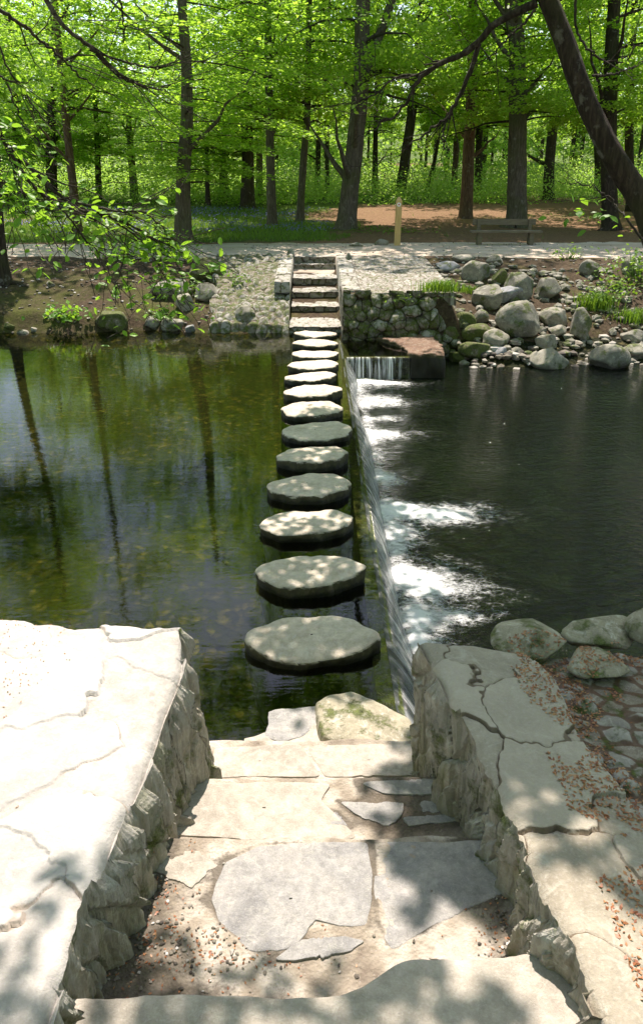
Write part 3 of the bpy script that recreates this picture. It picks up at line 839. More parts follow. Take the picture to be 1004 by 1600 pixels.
pl = [at(290, 968, ZT), at(282, 1040, ZT), at(255, 1100, ZT), at(220, 1200, ZT), at(180, 1290, ZT), at(150, 1370, ZT), at(118, 1450, ZT), at(60, 1600, ZT)]
inner_l = lin([(p.x, p.y) for p in pl] + [(pl[-1].x - .05, -1.)])
yfar = pl[0].y
terrace('terrace', inner_l, .2, yfar, -4.5, lambda x, y: ZT + .03 * vn(x, y, 0, 77) + 0 * x, -1, [M['terrace'], M['strata']],
        'bleached flagstone terrace with split slate side, left of the near stairs', 'terrace', 300, (2.1, 2.3),
        endfn=lambda x: .09 * fbm(x * 2.5, 0, 0, 80, 5) + .03 * sst(-.7, -1.1, x), flare=-.10 * -1, upow=1.6)
pr = [at(655, 992, ZT), at(690, 1060, ZT), at(715, 1120, ZT), at(770, 1215, ZT), at(815, 1310, ZT), at(850, 1400, ZT), at(905, 1500, ZT), at(950, 1600, ZT)]
inner_r = lin([(p.x, p.y) for p in pr] + [(pr[-1].x + .05, -1.)])
po = [at(790, 985, .95), at(865, 1060, .95), at(915, 1160, .95), at(1004, 1262, .95), at(1080, 1370, .95)]
outer_r = lin([(p.x, p.y) for p in po] + [(po[-1].x + .1, -1.)])
terrace('parapet_wall', inner_r, .2, pr[0].y, 0, lambda x, y: ZT - .09 * sst(.0, .6, x - inner_r(y)) + .02 * vn(x * 2, y * 2, 0, 78), 1, [M['wallstone'], M['strata']],
        'shaded tan rubble parapet wall with moss streaks, right of the near stairs', 'wall', 320, (2.6, 2.2), outer=outer_r,
        endfn=lambda x: .05 * fbm(x * 3, 0, 0, 81, 4) - .02, flare=-.02)
# outer side skirt of the parapet is buried by cobbled ground
xs = np.linspace(0, 1, 380); ys = np.linspace(.2, 3.55, 290)
Xt, Yt = np.meshgrid(xs, ys, indexing='ij')
lo_ = outer_r(Yt) - .12
Xt = lo_ + (5.5 - lo_) * Xt ** 1.2
f1, f2, cid = voro(Xt * 10 + .9 * fbm(Xt * 3, Yt * 3, 0, 90), Yt * 10, 91, 1.0)
bl = np.clip(1 - (f1 / .55) ** 2, 0, 1)
Zt = .835 + .03 * bl * (cid ** 2 * 1.4) + .03 * vn(Xt * 1.2, Yt * 1.2, 0, 92) + .006 * fbm(Xt * 12, Yt * 12, 0, 93) - 1.2 * sst(3.38, 3.55, Yt)
o = obj('cobbled_ground', mesh_np('cobbled_ground', np.stack([Xt, Yt, Zt], -1), grid_faces(380, 290, flip=True), M['bank_cobble'], attrs={'crack': 1 - sst(.1, .35, f2 - f1), 'cell': cid}))
o['kind'] = 'structure'

def boulder(name, px, py, wpx, hpx, label, cat='boulder', mat='boulder', group=None, seed=0, z=None, sub_=4, dy=None, cuts=14, sink=.18, rot=None, flatten=1.0):
    """bottom centre pixel, size in pixels; stands on the ground there"""
    p = at_ground(px, py) if z is None else at(px, py, z)
    dep = (p - CAM).length
    w = wpx * dep / F_PX; h = hpx * dep / F_PX * flatten
    dd = dy if dy else (w * .5 + h * .45)
    V, Fc = rock_geo(seed + int(px * 7 + py), (w, dd, h * (1 + sink)), sub_, cuts, .05, .62 if (px + py) % 3 else .48)
    if rot:
        c, s = math.cos(R(rot)), math.sin(R(rot)); V = V @ np.array([[c, 0, -s], [0, 1, 0], [s, 0, c]])
    o = obj(name, mesh_np(name, V, Fc, M[mat]), None, (p.x, p.y + dd * .35, p.z + h * .5 - h * sink * .5))
    tag(o, label, cat, group); return o
# rocks along the right edge of the near bank
boulder('boulder', 838, 1038, 124, 44, 'rounded tan boulder at the end of the near parapet wall', mat='rock_tan', z=.80, dy=.36, group='rocks edging the near bank')
boulder('boulder', 950, 1018, 125, 34, 'low lumpy lichened rock right of the tan boulder on the near bank', mat='rock_tan', z=.82, dy=.3, group='rocks edging the near bank')
boulder('boulder', 940, 1066, 90, 30, 'squat pale rock sunk in the red leaf litter of the near bank', mat='rock_tan', z=.82, dy=.25, group='rocks edging the near bank')
boulder('boulder', 1050, 1020, 120, 50, 'rock cut by the right edge of the photo on the near bank', mat='rock_tan', z=.82, dy=.3, group='rocks edging the near bank')

# ================================================================== FAR STAIRS AND MASONRY
fst = empty('stone_staircase', (0, 16.3, 0), 'narrow stone stairs climbing the far bank from the stepping stones to the path', 'staircase')
lev = [(507, .13), (479, .32), (456, .51), (435, .70), (413, .90), (401, 1.07)]
py_prev = None
fy_ = []
for i, (py, z) in enumerate(lev): fy_.append(at(491, py, z).y)
fy_[0] = at(491, 511, .13).y
for i, (py, z) in enumerate(lev):
    ya = fy_[i] ; yb = fy_[i + 1] + .12 if i < 5 else ya + .7
    xa, xb = -.50, .60
    xs = np.linspace(xa, xb, 120); n1 = 40
    yr = np.concatenate([np.full(9, ya), np.linspace(ya, yb, n1)[1:]])
    zr_ = np.concatenate([np.linspace(z - .26, z - .02, 8), [z], np.full(n1 - 1, z)])
    Xs, J = np.meshgrid(xs, np.arange(len(yr)), indexing='ij')
    Ys_ = yr[J] + .02 * fbm(Xs * 5, i, 0, 400 + i, 4) - .03 * (J < 9) * 0
    f1, f2, cid = voro(Xs * 3.2, (Ys_ + zr_[J]) * 3.5 + i * 7, 410 + i)
    riser = J < 8
    cr = 1 - sst(0, .16, f2 - f1)
    Zs = zr_[J] + (.012 * fbm(Xs * 5, Ys_ * 5, 0, 420, 4) - .012 * cr) * (~riser) + (~riser) * (cid - .5) * .02
    Ys_ = Ys_ + np.where(riser, .05 - .03 * (cid - .5) + cr * .03, 0) 
    o = obj('step', mesh_np('step', np.stack([Xs, Ys_ - 16.3, Zs], -1), grid_faces(120, len(yr), flip=True), M['cobble'], attrs={'crack': cr * np.where(riser, 1, .6), 'cell': np.where(riser, .3 + cid * .5, .5 + .5 * cid)}), fst)
for sx_, xa, xb in ((-1, -.86, -.50), (1, .60, .98)):
    xs = np.linspace(xa, xb, 36); ys = np.linspace(16.0 if sx_ > 0 else 17.3, 20.9, 260)
    Xs, Y2 = np.meshgrid(xs, ys, indexing='ij')
    f1, f2, cid = voro(Xs * 2.2, Y2 * 2.6, 430 + sx_)
    cr = 1 - sst(0, .12, f2 - f1)
    base = np.interp(Y2, [16.0, 17.3, 20.9], [.93, .99, 1.13]) if sx_ > 0 else np.interp(Y2, [16.6, 16.9, 17.3, 20.9], [.62, .80, .93, 1.12])
    Zs = base + (cid - .5) * .04 - cr * .02 + .012 * fbm(Xs * 6, Y2 * 6, 0, 431)
    edge = np.minimum(np.minimum(Xs - xa, xb - Xs), Y2 - ys[0])
    Zs = Zs - (.7 if sx_ > 0 else .22) * (edge < .004)
    Zs = Zs - .02 * np.exp(-edge / .03)
    obj('coping', mesh_np('coping', np.stack([Xs, Y2 - 16.3, Zs], -1), grid_faces(36, 260, flip=True), M['cobble'], attrs={'crack': cr, 'cell': .5 + .5 * cid}), fst)

# mossy retaining wall right of the far stairs, cobbled apron above it
wl_ = empty('retaining_wall', (1.8, 15.55, 0), 'dark mossy boulder retaining wall between the far stairs and the boulder pile', 'wall')
xs = np.linspace(.60, 3.0, 420); zs = np.linspace(-.6, .93, 220)
Xs, Zs = np.meshgrid(xs, zs, indexing='ij')
f1, f2, cid = voro(Xs * 4.3 + .55 * fbm(Xs * 2, Zs * 2, 0, 440, 4), Zs * 5.0 + .55 * fbm(Xs * 2, Zs * 2, 0, 441, 4), 442, 1.0)
g1, g2, cid2 = voro(Xs * 11, Zs * 13, 443)
bul = np.sqrt(np.clip(1 - (f1 / .72) ** 2, 0, 1))
cr = 1 - sst(0, .16, f2 - f1)
Y2 = -.17 * bul * (.55 + .6 * cid) + .05 * (1 - bul) * (cid2 - .5) + .03 * fbm(Xs * 8, Zs * 8, 0, 444, 4) + .25 * sst(.2, .95, Zs) + .9 * sst(2.4, 3.0, Xs) * sst(-.5, .9, Zs)
obj('stone_face', mesh_np('stone_face', np.stack([Xs - 1.8, Y2, Zs + .12 * (cid - .5) * sst(.6, .93, Zs)], -1), grid_faces(420, 220), M['mossy_wall'], attrs={'crack': cr, 'cell': cid * cid}), wl_)
xs = np.linspace(.6, .95, 40); zs = np.linspace(-.3, .85, 90); 
Yl, Zl = np.meshgrid(np.linspace(0, 1.6, 120), zs, indexing='ij')
f1, f2, cid = voro(Yl * 4, Zl * 5, 445)
obj('side_face', mesh_np('side_face', np.stack([.615 - 1.8 - .03 * cid + 0 * Yl, Yl + .06, Zl], -1), grid_faces(120, 90), M['cobble'], attrs={'crack': 1 - sst(0, .2, f2 - f1), 'cell': cid}), wl_)
def patch(name, x0, x1, y0, y1, hf, sc, seed, nx_, ny_, mat, amp=.03, lift=.03, edge=None):
    xs = np.linspace(x0, x1, nx_); ys = np.linspace(y0, y1, ny_)
    Xs, Y2 = np.meshgrid(xs, ys, indexing='ij')
    if edge is not None: Xs, Y2 = edge(Xs, Y2)
    f1, f2, cid = voro(Xs * sc + .4 * vn(Xs * 2, Y2 * 2, 0, seed), Y2 * sc, seed + 1)
    bl = np.clip(1 - (f1 / .6) ** 2, 0, 1)
    Zs = hf(Xs, Y2) + lift + amp * bl * (.3 + cid)
    e = (np.abs(np.arange(nx_) - (nx_ - 1) / 2)[:, None] > (nx_ - 1) / 2 - .5) | (np.abs(np.arange(ny_) - (ny_ - 1) / 2)[None] > (ny_ - 1) / 2 - .5)
    Zs = Zs - .25 * e
    return mesh_np(name, np.stack([Xs, Y2, Zs], -1), grid_faces(nx_, ny_, flip=True), mat, attrs={'crack': 1 - sst(.05, .25, f2 - f1), 'cell': cid})
o = obj('cobbled_apron', patch('cobbled_apron', .98, 2.9, 15.78, 20.9, lambda x, y: np.interp(y, [15.7, 17, 21], [.86, .93, 1.09]) + 0 * x, 8.5, 450, 260, 420, M['cobble'], amp=.015, lift=.02)); o['kind'] = 'structure'
# left abutment: sloping pitched stones
ab = empty('stone_abutment', (-1.3, 17, .4), 'sloping pitched stone abutment on the left of the far stairs', 'abutment')
def ab_edge(X, Y):
    u_ = (X + 2.0) / 1.49
    wide = np.interp(Y, [16.1, 16.6, 18.6, 21], [1.7, 1.65, 1.85, 2.1])
    return -.51 - (1 - u_) * wide * (1 + .08 * vn(Y * 3, 0, 0, 455)), Y
me = patch('pitched_stones', -2.0, -.51, 16.15, 20.9, lambda x, y: np.interp(y, [16.1, 16.3, 16.8, 17.6, 18.6, 20.9], [-.3, .12, .38, .62, .86, 1.08]) + .05 * fbm(x * 2.5, y * 2.5, 0, 470), 5.2, 460, 260, 460, M['abutment'], amp=.06, edge=ab_edge)
for v in me.vertices: v.co -= Vector((-1.3, 17, .4))
obj('pitched_stones', me, ab)

# ledge beside the cascade
me, org = slab_mesh('stone_ledge', [(1.76, 13.86), (2.42, 13.92), (2.48, 14.6), (2.42, 15.5), (1.2, 15.6), (1.5, 15.0), (1.74, 14.6)], .06, -1.0, M['ledge'], seed=51, bev=.06, rough=.035, dome=.0, center=(2.1, 14.7), nth=200, edge=.09)
tag(obj('stone_ledge', me, None, org), 'rust-brown stone ledge between the cascade and the boulders', 'ledge')

# ---- boulder pile on the far right bank (pixels in the photograph)
GR = 'boulders tumbled down the far right bank'
BR = [(744, 442, 44, 34, 'boulder', 'grey brown dome-shaped boulder at the top of the pile, beside the apron'),
      (781, 448, 25, 26, 'boulder_moss', 'small brown boulder wedged right of the dome-shaped one'),
      (812, 470, 44, 44, 'boulder', 'tall egg-shaped grey boulder in the upper row of the pile'),
      (792, 474, 56, 26, 'boulder_blue', 'flat bluish slab behind the big grey boulder'),
      (766, 488, 52, 38, 'boulder', 'smooth grey rounded boulder on the left shoulder of the pile'),
      (856, 470, 42, 32, 'boulder', 'grey boulder just right of the egg-shaped boulder'),
      (814, 535, 76, 58, 'boulder', 'largest round green-grey boulder at the centre of the pile'),
      (866, 512, 46, 28, 'boulder_light', 'pale oval boulder right of the largest round boulder'),
      (907, 532, 34, 46, 'boulder', 'upright green-grey boulder at the right end of the pile'),
      (725, 518, 38, 28, 'boulder_moss', 'mossy oval boulder against the retaining wall, upper of two'),
      (705, 544, 36, 34, 'boulder_moss', 'dark mossy boulder against the retaining wall, lower of two'),
      (752, 508, 26, 22, 'boulder', 'small grey stone between mossy boulder and largest boulder'),
      (750, 535, 56, 26, 'boulder_moss', 'long mossy boulder lying left of the largest boulder'),
      (774, 545, 44, 28, 'boulder_light', 'pale wedge boulder under the left of the largest boulder'),
      (872, 526, 28, 20, 'boulder_light', 'small pale stone below the pale oval boulder'),
      (853, 548, 36, 24, 'boulder_light', 'pale flat-topped stone behind the white boulder in the water'),
      (746, 562, 58, 26, 'boulder_moss', 'low mossy rock at the waterline right of the ledge'),
      (716, 570, 32, 22, 'boulder_moss', 'small dark mossy rock at the waterline next to the ledge'),
      (782, 560, 20, 18, 'boulder_blue', 'small slate stone at the waterline under the pile'),
      (833, 565, 22, 16, 'boulder_light', 'small pale stone touching the white boulder at the waterline'),
      (806, 558, 22, 14, 'boulder', 'little grey stone at the foot of the largest boulder'),
      (903, 546, 34, 14, 'boulder_light', 'flat pale stone at the foot of the upright boulder'),
      (697, 425, 44, 15, 'boulder_blue', 'long flat slate on the rim of the bank near the apron'),
      (725, 411, 36, 12, 'boulder_light', 'flat pale stone on the rim below the bench'),
      (775, 413, 30, 13, 'boulder', 'flat dark stone on the path rim right of the pale one'),
      (922, 435, 30, 26, 'boulder', 'grey boulder on the earth slope far right'),
      (990, 430, 30, 26, 'boulder', 'grey boulder high on the slope at the right edge'),
      (965, 455, 24, 14, 'boulder_moss', 'mossy stone among the plants on the right slope')]
for k, (px, py, w, h, m, lb) in enumerate(BR):
    boulder('boulder', px, py, w, h, lb, mat=m, group=GR, seed=500 + k, cuts=14)
GW = 'boulders standing in the shallow water by the right bank'
boulder('boulder', 860, 580, 58, 34, 'white-topped boulder with a moss patch, standing in the river', mat='boulder_light', z=LOW - .04, group=GW, seed=601)
boulder('boulder', 955, 580, 58, 36, 'grey tent-shaped boulder standing in the river near the right edge', mat='boulder', z=LOW - .04, group=GW, seed=602, cuts=12)
boulder('boulder', 995, 566, 44, 24, 'pale boulder behind the tent-shaped boulder at the right edge', mat='boulder_light', z=LOW - .02, group=GW, seed=603)
boulder('boulder', 918, 560, 26, 18, 'small pale boulder between the white-topped and tent-shaped boulders', mat='boulder_light', z=LOW, group=GW, seed=604)
boulder('boulder', 990, 538, 34, 20, 'grey boulder on the shore above the pale one at the right edge', mat='boulder', group=GW, seed=605)
GL = 'boulders on the far left bank'
BL = [(320, 440, 58, 34, 'boulder_moss', 'brown mossy boulder at the top of the left bank by the path'),
      (265, 468, 64, 30, 'boulder', 'long brown-grey boulder behind the hanging leaves'),
      (321, 472, 40, 27, 'boulder_light', 'pale grey wedge-shaped boulder in the middle of the left bank'),
      (288, 487, 30, 27, 'boulder_light', 'pale grey boulder just left of the wedge-shaped one'),
      (172, 520, 50, 30, 'boulder_moss', 'mossy boulder at the waterline under the drooping branch'),
      (237, 516, 24, 20, 'boulder', 'small three-cornered stone at the left waterline'),
      (270, 521, 36, 24, 'boulder', 'grey boulder at the left waterline right of the three-cornered stone'),
      (298, 521, 17, 13, 'boulder_blue', 'little blue-grey stone at the left waterline'),
      (35, 527, 18, 10, 'boulder_light', 'pale flat stone in the water near the left edge'),
      (54, 522, 10, 10, 'boulder_light', 'tiny round pale stone at the left waterline'),
      (12, 516, 22, 11, 'boulder_moss', 'dark stone under the left bank at the photo edge'),
      (382, 508, 34, 28, 'boulder_light', 'pale angular block at the foot of the abutment'),
      (78, 450, 14, 10, 'boulder', 'small stone lying on the bare earth of the left bank')]
for k, (px, py, w, h, m, lb) in enumerate(BL):
    boulder('boulder', px, py, w, h, lb, mat=m, group=GL, seed=700 + k, cuts=14)
# loose stones on the path rim by the post
for k, (px, py, w, h, lb) in enumerate([(596, 384, 22, 10, 'pointed pale stone on the path left of the post'), (557, 386, 24, 7, 'low flat stone on the path edge before the leaning tree'), (545, 408, 10, 12, 'small upright marker stone on the right of the top stair'), (455, 404, 14, 13, 'pale upright marker stone on the left of the top stair')]):
    boulder('stone', px, py, w, h, lb, 'stone', 'boulder_light', 'loose stones on the path', 800 + k, sub_=3)

# ================================================================== POST AND BENCH
p = at_ground(620, 384)
post = empty('waymarker_post', p, 'pale yellow timber waymarker post with pointed top and round badge, beside the path', 'post')
ph, pw = 1.36, .085
a = Acc()
prof = [(-.1, 1), (ph * .3, 1), (ph * .6, 1), (ph - .12, 1), (ph - .09, .98), (ph - .0, .32), (ph + .01, .05)]
V = []
for (zz, f) in prof:
    for (sx_, sy_) in ((-1, -1), (-.86, -1.0), (.86, -1), (1, -1), (1, 1), (-1, 1)): V.append((sx_ * pw * f + (.005 if zz > .5 else 0), sy_ * pw * f, zz))
a.add(V, grid_faces(len(prof), 6, closed=True, flip=True))
obj('shaft', a.mesh('shaft', [M['post_wood']], False), post)
a = Acc(); th = np.linspace(0, 2 * np.pi, 24, endpoint=False)
def disc(acc, r, z, y0, y1, m=0):
    n_ = 24
    V = [(r * math.cos(t_), y0, z + r * math.sin(t_)) for t_ in th] + [(r * math.cos(t_), y1, z + r * math.sin(t_)) for t_ in th] + [(0, y0, z)]
    Fq = [[i, i + n_, (i + 1) % n_ + n_, (i + 1) % n_] for i in range(n_)]
    acc.add(V, np.array(Fq)); acc.add(V, np.array([[i, (i + 1) % n_, 2 * n_] for i in range(n_)]), m)
disc(a, .058, ph - .2, -pw - .008, -pw + .002)
bd = obj('badge', a.mesh('badge', [M['white']], False), post)
a = Acc(); disc(a, .022, ph - .2, -pw - .012, -pw - .006); obj('emblem', a.mesh('emblem', [M['red']], False), bd)
p0 = at_ground(748, 384); p1 = at_ground(829, 384); pc = (p0 + p1) / 2
Yb = pc.y + .1
bn = empty('park_bench', (pc.x, Yb, ground_h(pc.x, Yb).item()), 'weathered two-plank timber bench beside the path under the big trees', 'bench')
def bevbox(x0, y0, z0, x1, y1, z1, b=.008):
    bm = bmesh.new(); bmesh.ops.create_cube(bm, size=1)
    for v in bm.verts: v.co = Vector(((x0 + x1) / 2 + v.co.x * (x1 - x0), (y0 + y1) / 2 + v.co.y * (y1 - y0), (z0 + z1) / 2 + v.co.z * (z1 - z0)))
    bmesh.ops.bevel(bm, geom=bm.edges[:], offset=b, segments=2, affect='EDGES')
    me = bpy.data.meshes.new('m'); bm.to_mesh(me); bm.free(); me.materials.append(M['bench_wood']); return me
zs_ = 3.2 - 3.2
zseat = aty(788, 360, Yb).z - bn.location.z; zb = aty(788, 343, Yb).z - bn.location.z
bl_ = (aty(845, 360, Yb).x - aty(735, 360, Yb).x) / 2
obj('seat', bevbox(-bl_, -.22, zseat - .055, bl_, .16, zseat), bn)
obj('backrest', bevbox(-bl_ + .1, .24, zb - .17, bl_ - .1, .285, zb), bn)
for s in (-1, 1):
    lx = s * (p1.x - p0.x) / 2
    obj('leg', bevbox(lx - .065, -.12, -.1, lx + .065, .02, zseat - .057), bn)
    obj('back_post', bevbox(lx - .05, .17, -.1, lx + .05, .235, zb - .01), bn)

# ================================================================== FOLIAGE GEOMETRY
def leaves(P, size, tilt=.5, asp=.62, r=None, up=None, fold=.0):
    """rhombic leaves at P; returns V (n*4,3), F"""
    r = r or rng
    n = len(P)
    a = r.uniform(0, 2 * np.pi, n)
    d = np.stack([np.cos(a), np.sin(a), r.normal(0, tilt, n) - .15], -1); d /= np.linalg.norm(d, axis=1)[:, None]
    nrm = np.stack([r.normal(0, tilt, n), r.normal(0, tilt, n), np.ones(n)], -1)
    s = np.cross(nrm, d); s /= np.linalg.norm(s, axis=1)[:, None]
    L = (size * r.uniform(.65, 1.3, n))[:, None] if np.isscalar(size) else (size * r.uniform(.65, 1.3, n))[:, None]
    V = np.stack([P - d * L * .5, P + s * L * asp * .5 - d * L * .04, P + d * L * .5, P - s * L * asp * .5 - d * L * .04], 1)
    return V.reshape(-1, 3), np.arange(4 * n).reshape(-1, 4)
def spray_pts(start, direc, length, width, n, droop, r):
    """points of a flat layered beech spray"""
    t = r.uniform(0, 1, n) ** .75
    side = np.array([-direc[1], direc[0], 0.]); side /= np.linalg.norm(side) + 1e-9
    w = width * np.sin(np.pi * np.clip(t * .85 + .12, 0, 1))
    q = r.uniform(-1, 1, n)
    P = start + direc * (t * length)[:, None] + side * (q * w)[:, None]
    P[:, 2] += -droop * t ** 2 * length - .4 * droop * np.abs(q) * w + r.normal(0, .04 + .016 * length, n)
    return P
def crown_variant(seed, H=18, low=3.0, rad=4.0, nspray=170, nleaf=150, leaf=.15):
    r = np.random.default_rng(seed)
    B = Acc()
    PP = []; SZ = []
    for k in range(nspray):
        f = (k + r.uniform()) / nspray
        z0 = low + (H - low) * f ** 1.6
        zr = (z0 - low) / (H - low)
        rr = rad * (.8 + .35 * math.sin(zr * 3.0)) * (1 - .45 * zr ** 3)
        a = r.uniform(0, 2 * np.pi)
        d = np.array([math.cos(a), math.sin(a), r.uniform(-.08, .28)]); d /= np.linalg.norm(d)
        ln = rr * r.uniform(.5, 1.2)
        n = int(nleaf * r.uniform(.5, 1.5) * (ln / rad) ** 1.2)
        st = np.array([0, 0, z0]) + d * ln * .2
        big = 1.0 + .9 * float(sst(9, 13, z0))
        P = spray_pts(st, d, ln * .9, ln * .34, int(n / big ** 2.3), .28, r)
        PP.append(P); SZ.append(np.full(len(P), leaf * big))
        if k % 4 == 0:
            tt = np.linspace(0, 1, 6)[:, None]
            pts = np.array([0, 0, z0 - .35]) + d * ln * tt * .9
            pts[:, 2] += -.26 * tt[:, 0] ** 2 * ln * .9 + .3 * tt[:, 0]
            pts += r.normal(0, .05, (6, 3)) * tt
            tube(B, pts, np.linspace(.032, .006, 6) * (1 + ln / 6), 5)
    P = np.concatenate(PP); V, Fq = leaves(P, np.concatenate(SZ), .42, .66, r)
    return mesh_np('crown', V, Fq, M['leaf'], smooth=False), B.mesh('limbs', [M['bark_dark']])
CV = [crown_variant(1000 + i, 18 + i % 2, low=[3.8, 4.4, 3.5, 5.0, 4.2][i], rad=[3.6, 4.4, 3.2, 4.0, 3.0][i], nspray=130, nleaf=275) for i in range(5)]

# ================================================================== TREES (things)
# base px, base py, width px, path of trunk in px above the base, bark, crown?, label
TR = [
 (123, 366, 13, [(112, 270), (97, 120), (85, 0)], 'bark_red', 'slender tall trunk leaning left, pinkish bark, second from the left edge of the clearing', 1),
 (82, 318, 18, [(80, 200), (84, 100)], 'bark_dark', 'dark tree behind the slender leaning trunk on the left', 2),
 (155, 312, 10, [(152, 220), (147, 120)], 'bark_dark', 'thin dark straight tree left of the pale slanting one', 0),
 (211, 312, 13, [(202, 200), (196, 90)], 'bark', 'pale slanting tree between the dark thin one and the thick beech', 3),
 (286, 380, 27, [(287, 270), (292, 180), (291, 100), (284, 0)], 'bark', 'thick lichened beech beside the path on the left half', 0),
 (325, 322, 8, [(323, 230), (318, 120)], 'bark_dark', 'very thin tree just right of the thick left beech', 4),
 (350, 308, 15, [(347, 240), (340, 130)], 'bark_dark', 'dark mid-distance tree between thin tree and darkest trunk', 3),
 (387, 325, 22, [(387, 250), (384, 150), (380, 20)], 'bark_dark', 'darkest thick trunk in the left centre of the wood', 1),
 (405, 306, 11, [(405, 230), (402, 120)], 'bark_red', 'reddish thin tree directly right of the darkest trunk', 2),
 (425, 352, 15, [(422, 240), (420, 120)], 'bark', 'grey straight tree in the bluebells left of the curved one', 4),
 (468, 346, 12, [(474, 250), (480, 170), (482, 60)], 'bark', 'young tree curving up to the right above the far stairs', 2),
 (495, 303, 9, [(497, 240), (499, 120)], 'bark_dark', 'thin distant dark tree above the far stairs', 3),
 (511, 306, 7, [(511, 230), (513, 130)], 'bark_dark', 'thinnest distant tree above the far stairs', 4),
 (541, 356, 29, [(546, 300), (555, 220), (565, 110), (567, 0)], 'bark', 'broad-footed beech leaning slightly right in the centre', 1),
 (585, 302, 9, [(586, 220), (588, 120)], 'bark_dark', 'thin dark tree behind the wooden post', 0),
 (624, 306, 17, [(634, 240), (645, 160), (652, 80)], 'bark_dark', 'dark tree slanting right behind the wooden post', 3),
 (664, 302, 6, [(682, 230), (684, 130)], 'bark_dark', 'very thin crooked tree between slanting tree and brown trunk', 4),
 (708, 304, 10, [(712, 230), (716, 120)], 'bark_red', 'thin brown tree left of the tall brown trunk', 2),
 (727, 342, 20, [(731, 250), (737, 130), (738, 0)], 'bark_red', 'tall straight brown trunk left of the bench', 3),
 (746, 306, 12, [(748, 230), (750, 120)], 'bark_dark', 'dark thin trunk close behind the tall brown trunk', 0),
 (806, 356, 31, [(807, 270), (808, 170), (806, 60), (800, 0)], 'bark', 'thickest mottled beech trunk right behind the bench', 0),
 (855, 312, 16, [(858, 250), (865, 180), (868, 90)], 'bark_dark', 'dark tree right of the thickest beech', 4),
 (935, 306, 14, [(934, 230), (930, 110)], 'bark_dark', 'dark tree at the right, farther back, left of the leaning trunk foot', 3),
 (952, 358, 24, [(950, 260), (952, 160), (956, 50)], 'bark_dark', 'thick dark tree at the right partly hidden by the leaning trunk', 2),
 (985, 330, 14, [(982, 240), (984, 130)], 'bark_dark', 'dark straight tree near the right edge of the wood', 1),
 (30, 312, 13, [(26, 220), (20, 100)], 'bark_dark', 'dark tree near the left edge of the wood', 4),
]
GT = 'woodland trees beyond the path'
for k, (bx, by, w, path, bark, lab, cv) in enumerate(TR):
    b = at_ground(bx, by)
    dep = (b - CAM).length
    r0 = w * dep / F_PX / 2 * .95
    pts = [Vector((b.x, b.y, b.z - .25)), b + Vector((0, 0, .02))] + [aty(x, y, b.y) for x, y in path]
    d = (pts[-1] - pts[2]).normalized() if len(pts) > 3 else Vector((0, 0, 1))
    d = (d + Vector((0, .05, .6))).normalized()
    top = b.z + (9.0 if k in (3, 4, 5, 6) else 11.5 if k in (1, 2, 7, 25) else random.uniform(17, 21))
    if pts[-1].z < top: pts.append(pts[-1] + d * ((top - pts[-1].z) / d.z * .5)); pts.append(pts[-1] + d * ((top - pts[-1].z) / d.z))
    root = empty('beech_tree' if bark == 'bark' else 'woodland_tree', b, lab, 'tree', GT)
    P = spline(pts, 46) - np.array(b)
    H = P[-1, 2]
    rad = r0 * (1 - .75 * np.clip(P[:, 2] / H, 0, 1) ** .9)
    a = Acc(); tube(a, P, rad, 18, 0, .16, k * 3, flare=.75)
    rr_ = np.random.default_rng(k)
    for j in range(7 if w > 12 else 4):
        i0 = int(rr_.uniform(14, 40)); an = rr_.uniform(0, 6.28); ln = rr_.uniform(1.2, 3.0) * (1 if w > 12 else .6)
        dd = np.array([math.cos(an), math.sin(an), rr_.uniform(.3, 1.0)])
        tt = np.linspace(0, 1, 7)[:, None]
        q = P[i0] + dd * ln * tt + np.array([0, 0, .3]) * tt ** 2 * ln + rr_.normal(0, .05, (7, 3)) * tt
        tube(a, q, np.linspace(rad[i0] * .42, .012, 7), 7, 0, .1, j)
    if k == 13:   # fork of the central beech
        q = spline([aty(572, 120, b.y), aty(585, 75, b.y), aty(612, 0, b.y), aty(640, -120, b.y)], 14) - np.array(b)
        tube(a, q, np.linspace(r0 * .55, r0 * .3, 14), 10, 0, .1, 3)
    obj('trunk', a.mesh('trunk', [M[bark]]), root)
    me1, me2 = CV[cv]
    ti = min(45, int(46 * .6)); lean = P[ti]
    s = random.uniform(.85, 1.12) * (1 if w > 11 else .8)
    for nm, me in (('crown', me1), ('limbs', me2)):
        c = obj(nm, me, root)
        c.rotation_euler = (math.atan2(-lean[1], lean[2]), math.atan2(lean[0], lean[2]), 0)
        c.rotation_euler = (Euler(c.rotation_euler).to_matrix() @ Matrix.Rotation(k * 2.4, 3, 'Z')).to_euler()
        c.scale = (s, s, H / 18.0)

